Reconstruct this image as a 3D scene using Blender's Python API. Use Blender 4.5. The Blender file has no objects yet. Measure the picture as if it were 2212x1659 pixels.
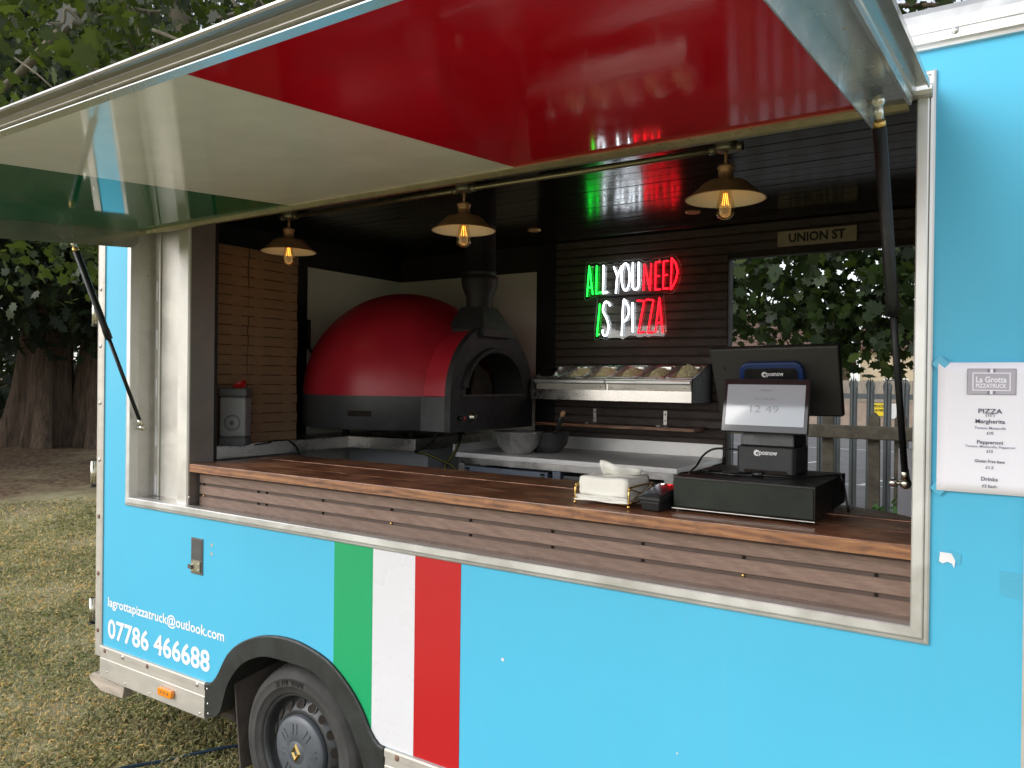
import bpy, bmesh, math, random
import numpy as np
from mathutils import Matrix, Vector, Euler

random.seed(7)
rng = np.random.default_rng(11)
R = math.radians
PI = math.pi
scene = bpy.context.scene
COL = scene.collection

# ------------------------------------------------------------------ camera
cam_data = bpy.data.cameras.new("camera")
cam_data.sensor_fit = 'HORIZONTAL'
cam_data.sensor_width = 36.0
cam_data.lens = 36.0 * 1682.05 / 2212.0
cam_data.clip_start = 0.05
cam_data.clip_end = 1500
cam = bpy.data.objects.new("camera", cam_data)
COL.objects.link(cam)
_r = Vector((0.83434361, 0.55112069, 0.01169314))
_u = Vector((-0.01222452, -0.00270862, 0.99992161))
_w = Vector((-0.55110916, 0.83442115, -0.00447727))
_m = Matrix((_r, _u, -_w)).transposed().to_4x4()
_m.translation = Vector((0, -2.0696, 1.8))
cam.matrix_world = _m
scene.camera = cam

# ------------------------------------------------------------------ sky, sun, exposure
SUN_EL, SUN_ROT = R(33), R(216)
world = bpy.data.worlds.new("World")
scene.world = world
world.use_nodes = True
nt = world.node_tree
nt.nodes.clear()
sky = nt.nodes.new("ShaderNodeTexSky")
sky.sky_type = 'NISHITA'
sky.sun_disc = False
sky.sun_elevation = SUN_EL
sky.sun_rotation = SUN_ROT
sky.air_density = 1.0
sky.dust_density = 1.2
sky.ozone_density = 1.0
hs = nt.nodes.new("ShaderNodeHueSaturation")
hs.inputs['Saturation'].default_value = 0.28
bg = nt.nodes.new("ShaderNodeBackground")
bg.inputs['Strength'].default_value = 0.15
out = nt.nodes.new("ShaderNodeOutputWorld")
nt.links.new(sky.outputs[0], hs.inputs['Color'])
nt.links.new(hs.outputs[0], bg.inputs['Color'])
nt.links.new(bg.outputs[0], out.inputs['Surface'])

sun_data = bpy.data.lights.new("sun", 'SUN')
sun_data.energy = 0.85
sun_data.angle = R(40)
sun_data.color = (1.0, 0.96, 0.9)
sun = bpy.data.objects.new("sun", sun_data)
COL.objects.link(sun)
sun_dir = Vector((math.sin(SUN_ROT) * math.cos(SUN_EL), math.cos(SUN_ROT) * math.cos(SUN_EL), math.sin(SUN_EL)))
sun.rotation_euler = sun_dir.to_track_quat('Z', 'Y').to_euler()
sun.location = sun_dir * 40

vs = scene.view_settings
vs.view_transform = 'Standard'
vs.look = 'None'
vs.exposure = 0.95
vs.gamma = 1.0
vs.use_curve_mapping = False
scene.cycles.use_denoising = True
scene.cycles.max_bounces = 10
scene.cycles.diffuse_bounces = 5
scene.cycles.glossy_bounces = 5
scene.cycles.transparent_max_bounces = 16
scene.cycles.sample_clamp_indirect = 6.0

# ------------------------------------------------------------------ materials
MATS = {}

def new_mat(name):
    m = bpy.data.materials.new(name)
    m.use_nodes = True
    t = m.node_tree
    return m, t, t.nodes['Principled BSDF'], t.nodes['Material Output']

def rgb(c):
    return (c[0], c[1], c[2], 1.0)

def coords(t, scale=(1, 1, 1), rand=0.0):
    tc = t.nodes.new('ShaderNodeTexCoord')
    mp = t.nodes.new('ShaderNodeMapping')
    mp.inputs['Scale'].default_value = scale
    t.links.new(tc.outputs['Object'], mp.inputs['Vector'])
    if rand:
        oi = t.nodes.new('ShaderNodeObjectInfo')
        ml = t.nodes.new('ShaderNodeVectorMath')
        ml.operation = 'SCALE'
        ml.inputs[0].default_value = (17.3, 9.1, 23.7)
        t.links.new(oi.outputs['Random'], ml.inputs['Scale'])
        t.links.new(ml.outputs[0], mp.inputs['Location'])
    return mp.outputs[0]

def noise(t, vec, scale, detail=4, rough=0.55, dist=0.0):
    n = t.nodes.new('ShaderNodeTexNoise')
    n.inputs['Scale'].default_value = scale
    n.inputs['Detail'].default_value = detail
    n.inputs['Roughness'].default_value = rough
    n.inputs['Distortion'].default_value = dist
    t.links.new(vec, n.inputs['Vector'])
    return n.outputs['Fac']

def ramp(t, fac, stops):
    r = t.nodes.new('ShaderNodeValToRGB')
    e = r.color_ramp.elements
    e[0].position, e[0].color = stops[0][0], rgb(stops[0][1])
    e[1].position, e[1].color = stops[-1][0], rgb(stops[-1][1])
    for p, c in stops[1:-1]:
        x = e.new(p)
        x.color = rgb(c)
    t.links.new(fac, r.inputs['Fac'])
    return r.outputs['Color']

def mixc(t, fac, a, b, mode='MIX'):
    n = t.nodes.new('ShaderNodeMix')
    n.data_type = 'RGBA'
    n.blend_type = mode
    if isinstance(fac, float):
        n.inputs[0].default_value = fac
    else:
        t.links.new(fac, n.inputs[0])
    for s, v in ((n.inputs[6], a), (n.inputs[7], b)):
        if isinstance(v, tuple):
            s.default_value = rgb(v)
        else:
            t.links.new(v, s)
    return n.outputs[2]

def maprange(t, fac, a, b, c, d):
    n = t.nodes.new('ShaderNodeMapRange')
    n.inputs[1].default_value, n.inputs[2].default_value = a, b
    n.inputs[3].default_value, n.inputs[4].default_value = c, d
    t.links.new(fac, n.inputs[0])
    return n.outputs[0]

def bump(t, bsdf, fac, strength, dist=0.002):
    b = t.nodes.new('ShaderNodeBump')
    b.inputs['Strength'].default_value = strength
    b.inputs['Distance'].default_value = dist
    t.links.new(fac, b.inputs['Height'])
    t.links.new(b.outputs[0], bsdf.inputs['Normal'])

def simple(name, col, rough=0.5, metal=0.0, var=0.12, vscale=6.0, stretch=(1, 1, 1), rvar=0.1, bmp=0.0, bscale=60.0,
           coat=0.0, spec=None, ior=None, emit=None, estr=0.0, rand=1.0):
    m, t, b, o = new_mat(name)
    v = coords(t, stretch, rand)
    n = noise(t, v, vscale, 5, 0.6)
    lo = tuple(max(0.0, x * (1 - var)) for x in col)
    hi = tuple(min(1.0, x * (1 + var)) for x in col)
    t.links.new(ramp(t, n, [(0.3, lo), (0.7, hi)]), b.inputs['Base Color'])
    n2 = noise(t, v, vscale * 2.3, 3, 0.6)
    t.links.new(maprange(t, n2, 0.3, 0.7, max(0.02, rough - rvar), min(1.0, rough + rvar)), b.inputs['Roughness'])
    b.inputs['Metallic'].default_value = metal
    b.inputs['Coat Weight'].default_value = coat
    b.inputs['Coat Roughness'].default_value = 0.08
    if spec is not None:
        b.inputs['Specular IOR Level'].default_value = spec
    if ior:
        b.inputs['IOR'].default_value = ior
    if emit:
        b.inputs['Emission Color'].default_value = rgb(emit)
        b.inputs['Emission Strength'].default_value = estr
    if bmp:
        bump(t, b, noise(t, v, bscale, 3, 0.6), bmp)
    MATS[name] = m
    return m

def steel(name, col=(0.60, 0.59, 0.57), rough=0.30, stretch=(3, 3, 90), smudge=0.5, metal=1.0):
    m, t, b, o = new_mat(name)
    v = coords(t, stretch, 1.0)
    v2 = coords(t, (1, 1, 1), 1.0)
    br = noise(t, v, 6.0, 4, 0.65)
    sm = noise(t, v2, 5.0, 6, 0.65, 0.6)
    c = ramp(t, sm, [(0.35, tuple(x * (1 - 0.22 * smudge) for x in col)), (0.65, tuple(min(1, x * (1 + 0.10 * smudge)) for x in col))])
    t.links.new(c, b.inputs['Base Color'])
    r1 = maprange(t, sm, 0.3, 0.7, rough - 0.08, rough + 0.14)
    t.links.new(r1, b.inputs['Roughness'])
    b.inputs['Metallic'].default_value = metal
    bump(t, b, br, 0.03, 0.001)
    MATS[name] = m
    return m

def woodmat(name, stops, stretch=(1.2, 14, 14), scale=3.0, rough=0.3, coat=0.4, knots=True, bmp=0.15, dirt=0.3):
    m, t, b, o = new_mat(name)
    v = coords(t, stretch, 1.0)
    n = noise(t, v, scale, 8, 0.62, 1.4)
    v1 = coords(t, (2.2, 9, 9), 1.0)
    ring = t.nodes.new('ShaderNodeTexWave')
    ring.wave_type = 'RINGS'
    ring.rings_direction = 'Y'
    ring.inputs['Scale'].default_value = 1.7
    ring.inputs['Distortion'].default_value = 7.0
    ring.inputs['Detail'].default_value = 4.0
    ring.inputs['Detail Scale'].default_value = 0.7
    t.links.new(v1, ring.inputs['Vector'])
    f = t.nodes.new('ShaderNodeMath')
    f.operation = 'MULTIPLY_ADD'
    f.inputs[1].default_value = 0.35 if knots else 0.12
    t.links.new(ring.outputs['Fac'], f.inputs[0])
    f2 = maprange(t, n, 0.25, 0.75, 0.0, 0.75)
    t.links.new(f2, f.inputs[2])
    c = ramp(t, f.outputs[0], stops)
    v2 = coords(t, (1, 1, 1), 1.0)
    d = noise(t, v2, 9.0, 6, 0.7, 0.5)
    oi = t.nodes.new('ShaderNodeObjectInfo')
    c = mixc(t, maprange(t, oi.outputs['Random'], 0.0, 1.0, 0.0, 0.30), c, (0.05, 0.03, 0.022))
    c2 = mixc(t, maprange(t, d, 0.5, 0.75, 0.0, dirt), c, (0.03, 0.018, 0.012))
    t.links.new(c2, b.inputs['Base Color'])
    t.links.new(maprange(t, d, 0.3, 0.75, rough - 0.08, rough + 0.22), b.inputs['Roughness'])
    b.inputs['Coat Weight'].default_value = coat
    b.inputs['Coat Roughness'].default_value = 0.15
    bump(t, b, n, bmp, 0.002)
    MATS[name] = m
    return m

def glossy_panel(name, col, rough=0.07, wob=0.03, ior=1.5):
    m, t, b, o = new_mat(name)
    v = coords(t, (1, 1, 1), 0.0)
    n = noise(t, v, 7.0, 5, 0.6)
    t.links.new(ramp(t, n, [(0.3, tuple(x * 0.93 for x in col)), (0.7, tuple(min(1, x * 1.05) for x in col))]), b.inputs['Base Color'])
    b.inputs['IOR'].default_value = ior
    fine = noise(t, coords(t, (1, 1, 1), 0.0), 38.0, 2, 0.5)
    t.links.new(maprange(t, n, 0.3, 0.7, max(0.02, rough - 0.03), rough + 0.04), b.inputs['Roughness'])
    bump(t, b, fine, wob, 0.004)
    MATS[name] = m
    return m

def foliage_mat(name, dark, light, transl=0.35, rough=0.45):
    m = bpy.data.materials.new(name)
    m.use_nodes = True
    t = m.node_tree
    t.nodes.clear()
    o = t.nodes.new('ShaderNodeOutputMaterial')
    at = t.nodes.new('ShaderNodeAttribute')
    at.attribute_name = 'tone'
    oi = t.nodes.new('ShaderNodeObjectInfo')
    ad = t.nodes.new('ShaderNodeMath')
    ad.operation = 'ADD'
    ad.use_clamp = True
    mu = t.nodes.new('ShaderNodeMath')
    mu.operation = 'MULTIPLY_ADD'
    mu.inputs[1].default_value = 0.35
    mu.inputs[2].default_value = -0.175
    t.links.new(oi.outputs['Random'], mu.inputs[0])
    t.links.new(at.outputs['Fac'], ad.inputs[0])
    t.links.new(mu.outputs[0], ad.inputs[1])
    c = ramp(t, ad.outputs[0], [(0.0, dark), (0.75, light), (0.97, (light[0] * 1.6, light[1] * 1.25, light[2] * 0.9))])
    p = t.nodes.new('ShaderNodeBsdfPrincipled')
    p.inputs['Roughness'].default_value = rough
    p.inputs['Specular IOR Level'].default_value = 0.35
    t.links.new(c, p.inputs['Base Color'])
    tr = t.nodes.new('ShaderNodeBsdfTranslucent')
    t.links.new(mixc(t, 0.5, c, (0.25, 0.35, 0.04), 'MIX'), tr.inputs['Color'])
    mx = t.nodes.new('ShaderNodeMixShader')
    mx.inputs[0].default_value = transl
    t.links.new(p.outputs[0], mx.inputs[1])
    t.links.new(tr.outputs[0], mx.inputs[2])
    t.links.new(mx.outputs[0], o.inputs['Surface'])
    MATS[name] = m
    return m

def thin_glass(name, tint=(1, 1, 1), refl=0.10, rough=0.02, weight=0.5):
    m = bpy.data.materials.new(name)
    m.use_nodes = True
    t = m.node_tree
    t.nodes.clear()
    o = t.nodes.new('ShaderNodeOutputMaterial')
    tr = t.nodes.new('ShaderNodeBsdfTransparent')
    tr.inputs[0].default_value = rgb(tint)
    gl = t.nodes.new('ShaderNodeBsdfGlossy')
    gl.inputs['Roughness'].default_value = rough
    lw = t.nodes.new('ShaderNodeLayerWeight')
    lw.inputs['Blend'].default_value = weight
    mm = maprange(t, lw.outputs['Facing'], 0.0, 1.0, refl, 0.75)
    mx = t.nodes.new('ShaderNodeMixShader')
    t.links.new(mm, mx.inputs[0])
    t.links.new(tr.outputs[0], mx.inputs[1])
    t.links.new(gl.outputs[0], mx.inputs[2])
    t.links.new(mx.outputs[0], o.inputs['Surface'])
    MATS[name] = m
    return m

def emitter(name, col, s):
    m = bpy.data.materials.new(name)
    m.use_nodes = True
    t = m.node_tree
    t.nodes.clear()
    o = t.nodes.new('ShaderNodeOutputMaterial')
    e = t.nodes.new('ShaderNodeEmission')
    e.inputs[0].default_value = rgb(col)
    e.inputs[1].default_value = s
    t.links.new(e.outputs[0], o.inputs['Surface'])
    MATS[name] = m
    return m

# bodywork
m, t, b, o = new_mat('blue')
v = coords(t)
n1 = noise(t, v, 1.3, 4, 0.6)
st1 = noise(t, coords(t, (34, 34, 0.9)), 1.0, 5, 0.62, 0.2)
sp1 = noise(t, v, 130, 2, 0.6)
cl = ramp(t, n1, [(0.3, (0.081, 0.435, 0.650)), (0.7, (0.088, 0.462, 0.690))])
cl = mixc(t, maprange(t, st1, 0.56, 0.80, 0.0, 0.16), cl, (0.20, 0.40, 0.50))
cl = mixc(t, maprange(t, sp1, 0.70, 0.80, 0.0, 0.30), cl, (0.30, 0.42, 0.46))
t.links.new(cl, b.inputs['Base Color'])
t.links.new(maprange(t, st1, 0.3, 0.75, 0.30, 0.44), b.inputs['Roughness'])
b.inputs['Specular IOR Level'].default_value = 0.22
bump(t, b, noise(t, v, 3.0, 3, 0.5), 0.05, 0.02)
MATS['blue'] = m
simple('vinyl_green', (0.012, 0.34, 0.13), 0.3, var=0.010, vscale=1.5, rvar=0.015, coat=0.2)
simple('vinyl_white', (0.66, 0.66, 0.70), 0.3, var=0.02, vscale=3, coat=0.2)
simple('vinyl_red', (0.46, 0.012, 0.016), 0.3, var=0.010, vscale=1.5, rvar=0.015, coat=0.2)
simple('white_ink', (0.82, 0.82, 0.84), 0.4, var=0.02)
steel('alu', (0.66, 0.66, 0.645), 0.36, (60, 60, 2), 0.5, 0.72)
steel('alu_rail', (0.40, 0.39, 0.375), 0.30, (2, 60, 60), 0.5, 0.9)
steel('alu_h', (0.64, 0.64, 0.63), 0.36, (2, 60, 60), 0.5, 0.72)
simple('alu_paint', (0.52, 0.49, 0.44), 0.42, metal=0.35, var=0.10, vscale=4, stretch=(1, 1, 3))
steel('steel_v', (0.60, 0.58, 0.54), 0.40, (70, 70, 2), 0.7, 0.55)
steel('steel_h', (0.60, 0.58, 0.56), 0.26, (2, 70, 70), 0.8)
steel('steel_dark', (0.26, 0.23, 0.21), 0.42, (70, 70, 2), 0.8, 0.6)
simple('rust_rivet', (0.22, 0.13, 0.09), 0.6, metal=0.4, var=0.3, vscale=40)
simple('bright_rivet', (0.62, 0.60, 0.57), 0.3, metal=0.9, var=0.1, vscale=40)
simple('zinc', (0.62, 0.60, 0.52), 0.28, metal=1.0, var=0.15, vscale=30)
simple('gold', (0.72, 0.48, 0.16), 0.22, metal=1.0, var=0.1, vscale=30)
simple('brass', (0.66, 0.45, 0.16), 0.3, metal=1.0, var=0.1, vscale=30)
simple('black_plastic', (0.016, 0.017, 0.018), 0.38, var=0.2, vscale=20, bmp=0.03, bscale=300)
simple('arch_plastic', (0.017, 0.020, 0.019), 0.55, var=0.35, vscale=9, bmp=0.08, bscale=160)
simple('strut_black', (0.010, 0.012, 0.013), 0.42, var=0.2, vscale=20, spec=0.35)
simple('rubber', (0.040, 0.039, 0.038), 0.8, var=0.4, vscale=8, bmp=0.15, bscale=90)
simple('tyre_letter', (0.004, 0.004, 0.004), 0.6, var=0.2)
simple('rim_grey', (0.045, 0.047, 0.050), 0.42, metal=0.25, var=0.3, vscale=9)
simple('cap_grey', (0.090, 0.100, 0.115), 0.45, metal=0.1, var=0.2, vscale=6)
simple('well_dark', (0.030, 0.026, 0.024), 0.9, var=0.4, vscale=9)
simple('mud', (0.075, 0.060, 0.050), 0.9, var=0.45, vscale=9, bmp=0.3, bscale=50)
simple('amber', (0.85, 0.26, 0.01), 0.18, var=0.1, vscale=30, coat=0.6)
simple('beige_step', (0.40, 0.34, 0.28), 0.6, var=0.25, vscale=6, stretch=(1, 1, 6))
glossy_panel('can_red', (0.58, 0.006, 0.016), 0.06, 0.020)
glossy_panel('can_white', (0.88, 0.86, 0.76), 0.06, 0.020)
glossy_panel('can_green', (0.008, 0.16, 0.062), 0.06, 0.020)
steel('can_alu', (0.60, 0.62, 0.61), 0.20, (50, 3, 50), 0.35, 0.75)
# interior
simple('interior_black', (0.006, 0.006, 0.006), 0.6, var=0.3)
simple('ceiling_black', (0.008, 0.007, 0.007), 0.16, var=0.4, vscale=5, stretch=(0.5, 6, 6), rvar=0.09, bmp=0.14, bscale=14, coat=0.0)
simple('panel_cream', (0.74, 0.73, 0.66), 0.45, var=0.05, vscale=3)
simple('grey_wall', (0.52, 0.52, 0.53), 0.5, var=0.08, vscale=3)
simple('floor_bounce', (0.22, 0.21, 0.20), 0.6, var=0.3)  # floor colour lightened to bounce light into the interior
woodmat('slat', [(0.15, (0.145, 0.090, 0.069)), (0.5, (0.230, 0.150, 0.116)), (0.85, (0.32, 0.215, 0.168))], (9, 240, 240), 2.0, 0.6, 0.0, False, 0.25, 0.15)
woodmat('slat_in', [(0.15, (0.050, 0.036, 0.031)), (0.5, (0.080, 0.060, 0.052)), (0.85, (0.115, 0.088, 0.076))], (5, 110, 110), 2.0, 0.62, 0.0, False, 0.2, 0.3)
simple('groove_out', (0.085, 0.057, 0.045), 0.7, var=0.2)
simple('groove', (0.030, 0.022, 0.019), 0.7, var=0.3)
woodmat('counter', [(0.1, (0.080, 0.026, 0.012)), (0.4, (0.215, 0.078, 0.034)), (0.65, (0.34, 0.132, 0.058)), (0.95, (0.48, 0.25, 0.13))], (1.5, 13, 13), 3.0, 0.34, 0.35, True, 0.12, 0.5)
woodmat('counter_edge', [(0.1, (0.095, 0.036, 0.018)), (0.4, (0.235, 0.098, 0.045)), (0.7, (0.36, 0.158, 0.064)), (0.95, (0.48, 0.235, 0.10))], (2.6, 20, 20), 2.5, 0.42, 0.2, True, 0.15, 0.5)
simple('worn', (0.42, 0.22, 0.15), 0.7, var=0.5, vscale=40)
woodmat('shelf_wood', [(0.1, (0.045, 0.016, 0.009)), (0.5, (0.16, 0.055, 0.025)), (0.95, (0.30, 0.12, 0.055))], (1.0, 14, 14), 3.0, 0.4, 0.2, False, 0.12, 0.2)
m, t, b, o = new_mat('dome_red')
v = coords(t)
n = noise(t, v, 5, 5, 0.6)
t.links.new(ramp(t, n, [(0.3, (0.38, 0.012, 0.026)), (0.7, (0.47, 0.018, 0.036))]), b.inputs['Base Color'])
b.inputs['Roughness'].default_value = 0.36
bump(t, b, noise(t, v, 75, 5, 0.65), 0.22, 0.004)
MATS['dome_red'] = m
simple('oven_black', (0.018, 0.018, 0.019), 0.62, var=0.25, vscale=12, bmp=0.06, bscale=200)
simple('oven_grey', (0.050, 0.052, 0.055), 0.5, var=0.15, vscale=10, bmp=0.05, bscale=200)
simple('firebrick', (0.085, 0.068, 0.055), 0.9, var=0.35, vscale=12, bmp=0.3, bscale=60)
simple('soot', (0.018, 0.015, 0.013), 0.95, var=0.5, vscale=9)
simple('red_plastic', (0.62, 0.02, 0.02), 0.35, var=0.05)
simple('cardboard', (0.27, 0.165, 0.097), 0.8, var=0.12, vscale=14, bmp=0.05, bscale=90)
simple('slot_dark', (0.012, 0.007, 0.004), 0.9, var=0.1)
simple('grey_unit', (0.30, 0.31, 0.33), 0.5, var=0.06)
simple('grey_unit_dark', (0.12, 0.125, 0.135), 0.5, var=0.06)
steel('table_steel', (0.80, 0.79, 0.78), 0.38, (2, 70, 70), 0.5, 0.35)
steel('bowl_steel', (0.74, 0.73, 0.72), 0.28, (3, 3, 3), 1.4, 0.8)
simple('pan_dark', (0.14, 0.14, 0.14), 0.4, metal=0.6, var=0.2)
simple('cheese', (0.93, 0.84, 0.56), 0.55, var=0.16, vscale=60)
simple('crate_grey', (0.20, 0.235, 0.30), 0.5, var=0.08)
simple('hose_black', (0.02, 0.022, 0.02), 0.5, var=0.2)
simple('hose_yellow', (0.22, 0.20, 0.03), 0.5, var=0.2)
simple('copper', (0.62, 0.36, 0.19), 0.40, metal=0.35, var=0.2, vscale=12)
simple('lining', (0.85, 0.83, 0.70), 0.5, var=0.05)
simple('conduit', (0.40, 0.37, 0.24), 0.35, metal=0.9, var=0.2, vscale=15)
simple('box_zinc', (0.33, 0.31, 0.23), 0.42, metal=0.8, var=0.2, vscale=25)
thin_glass('bulb_glass', (1.0, 0.86, 0.60), 0.06, 0.02, 0.35)
emitter('filament', (1.0, 0.34, 0.05), 4)
thin_glass('acrylic', (0.95, 0.96, 0.97), 0.016, 0.03, 0.2)
simple('acrylic_edge', (0.45, 0.47, 0.50), 0.2, var=0.05)
emitter('neon_g', (0.012, 1.0, 0.05), 2.4)
emitter('neon_w', (0.86, 0.93, 1.0), 4.0)
emitter('neon_r', (1.0, 0.006, 0.014), 2.8)
simple('sign_cream', (0.42, 0.36, 0.23), 0.6, var=0.18, vscale=14)
simple('ink_black', (0.012, 0.012, 0.012), 0.6, var=0.1)
simple('drawer', (0.018, 0.022, 0.017), 0.5, var=0.35, vscale=9, bmp=0.03, bscale=250, spec=0.22)
simple('drawer_top', (0.012, 0.012, 0.011), 0.36, var=0.3, vscale=9)
simple('pos_grey', (0.040, 0.040, 0.043), 0.45, var=0.1, vscale=20, spec=0.3)
simple('pos_black', (0.012, 0.012, 0.013), 0.32, var=0.2, vscale=9)
simple('pos_back', (0.022, 0.022, 0.021), 0.45, var=0.25, vscale=3)
simple('pos_blue', (0.010, 0.032, 0.13), 0.35, var=0.08)
simple('screen_bezel', (0.02, 0.018, 0.022), 0.06, var=0.05, rvar=0.01, ior=1.6)
simple('screen_lit', (0.26, 0.28, 0.31), 0.05, var=0.01, rvar=0.01, ior=1.9, emit=(0.75, 0.82, 0.92), estr=0.05)
simple('screen_ink', (0.20, 0.21, 0.23), 0.06, var=0.01, rvar=0.01, ior=1.75)
simple('term_black', (0.010, 0.012, 0.015), 0.08, var=0.05, rvar=0.02, ior=1.6)
emitter('term_red', (1.0, 0.02, 0.02), 3.0)
emitter('term_white', (0.9, 0.95, 1.0), 3.0)
simple('cable_black', (0.010, 0.010, 0.010), 0.32, var=0.1)
simple('napkin', (0.80, 0.79, 0.73), 0.85, var=0.03, vscale=30, bmp=0.15, bscale=150)
simple('paper', (0.80, 0.79, 0.86), 0.7, var=0.015, vscale=3)
simple('paper_grey', (0.42, 0.40, 0.46), 0.7, var=0.03)
simple('paper_dark', (0.23, 0.21, 0.27), 0.7, var=0.03)
simple('print_ink', (0.075, 0.065, 0.11), 0.7, var=0.05)
simple('print_soft', (0.24, 0.22, 0.31), 0.7, var=0.05)
simple('tape', (0.081, 0.42, 0.615), 0.3, var=0.04)
simple('torn_paper', (0.78, 0.78, 0.80), 0.7, var=0.05)
simple('latch_grey', (0.17, 0.155, 0.145), 0.4, metal=0.5, var=0.15)
# outdoors
foliage_mat('leaf_syc', (0.004, 0.008, 0.003), (0.030, 0.055, 0.009), 0.30)
foliage_mat('leaf_dark', (0.010, 0.022, 0.008), (0.040, 0.075, 0.018), 0.22)
foliage_mat('leaf_conifer', (0.006, 0.013, 0.007), (0.022, 0.042, 0.014), 0.1, 0.6)
foliage_mat('leaf_maple', (0.005, 0.011, 0.004), (0.026, 0.048, 0.010), 0.18)
foliage_mat('leaf_ivy', (0.02, 0.06, 0.014), (0.06, 0.16, 0.03), 0.2)
foliage_mat('leaf_fallen', (0.07, 0.04, 0.02), (0.42, 0.33, 0.18), 0.1, 0.8)
foliage_mat('grass_mat', (0.24, 0.26, 0.095), (0.72, 0.63, 0.40), 0.35, 0.7)
simple('bark_brown', (0.105, 0.072, 0.050), 0.95, var=0.55, vscale=2.5, stretch=(6, 6, 0.7), bmp=0.9, bscale=9)
simple('bark_pale', (0.13, 0.115, 0.080), 0.9, var=0.4, vscale=5, stretch=(1, 1, 1), bmp=0.3, bscale=25)
simple('galv', (0.105, 0.115, 0.117), 0.55, metal=0.3, var=0.2, vscale=6, stretch=(3, 3, 0.6))
simple('fence_post', (0.075, 0.063, 0.045), 0.95, var=0.4, vscale=12, bmp=0.3, bscale=60)
simple('render_tan', (0.36, 0.28, 0.22), 0.95, var=0.18, vscale=3, bmp=0.2, bscale=20)
simple('board_grey', (0.30, 0.26, 0.21), 0.9, var=0.25, vscale=3, stretch=(6, 6, 0.6))
simple('house_cream', (0.62, 0.52, 0.37), 0.9, var=0.06, vscale=1)
simple('roof_tile', (0.14, 0.085, 0.065), 0.9, var=0.3, vscale=3)
simple('window_dark', (0.03, 0.035, 0.04), 0.1, var=0.1)
simple('frame_white', (0.7, 0.7, 0.68), 0.5, var=0.05)
simple('yellow', (0.80, 0.60, 0.02), 0.5, var=0.05)
simple('road_white', (0.62, 0.62, 0.60), 0.8, var=0.2, vscale=5)
simple('rope_blue', (0.010, 0.035, 0.07), 0.7, var=0.4, vscale=80)
simple('cab_white', (0.70, 0.70, 0.70), 0.35, var=0.03, coat=0.4)

m, t, b, o = new_mat('asphalt')
v = coords(t)
n = noise(t, v, 1.4, 6, 0.7)
n2 = noise(t, v, 60, 3, 0.7)
t.links.new(mixc(t, maprange(t, n2, 0.3, 0.7, 0.0, 0.35), ramp(t, n, [(0.3, (0.10, 0.10, 0.10)), (0.7, (0.17, 0.165, 0.16))]), (0.24, 0.23, 0.22)), b.inputs['Base Color'])
b.inputs['Roughness'].default_value = 0.9
MATS['asphalt'] = m

m, t, b, o = new_mat('ground')
v = coords(t)
big = noise(t, v, 0.55, 5, 0.62, 0.4)
mid = noise(t, v, 3.2, 6, 0.7, 0.5)
fine = noise(t, coords(t, (1.0, 0.45, 1.0)), 17, 8, 0.8, 0.7)
g = ramp(t, mid, [(0.28, (0.25, 0.26, 0.12)), (0.5, (0.42, 0.385, 0.22)), (0.72, (0.57, 0.50, 0.33))])
g = mixc(t, maprange(t, fine, 0.35, 0.7, 0.0, 0.55), g, (0.44, 0.38, 0.24))
s = ramp(t, fine, [(0.34, (0.045, 0.028, 0.018)), (0.5, (0.150, 0.092, 0.060)), (0.64, (0.46, 0.36, 0.23))])
sep = t.nodes.new('ShaderNodeSeparateXYZ')
t.links.new(v, sep.inputs[0])
dx = maprange(t, sep.outputs['X'], -13.5, -10.5, 1.0, 0.0)
am = t.nodes.new('ShaderNodeMath')
am.operation = 'MULTIPLY_ADD'
t.links.new(maprange(t, big, 0.3, 0.7, -1.0, 1.0), am.inputs[0])
am.inputs[1].default_value = 0.55
t.links.new(dx, am.inputs[2])
am.use_clamp = True
t.links.new(mixc(t, am.outputs[0], g, s), b.inputs['Base Color'])
b.inputs['Roughness'].default_value = 0.95
b.inputs['Specular IOR Level'].default_value = 0.1
bump(t, b, fine, 0.8, 0.03)
MATS['ground'] = m

# ------------------------------------------------------------------ builders
WORLD = {}

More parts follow.
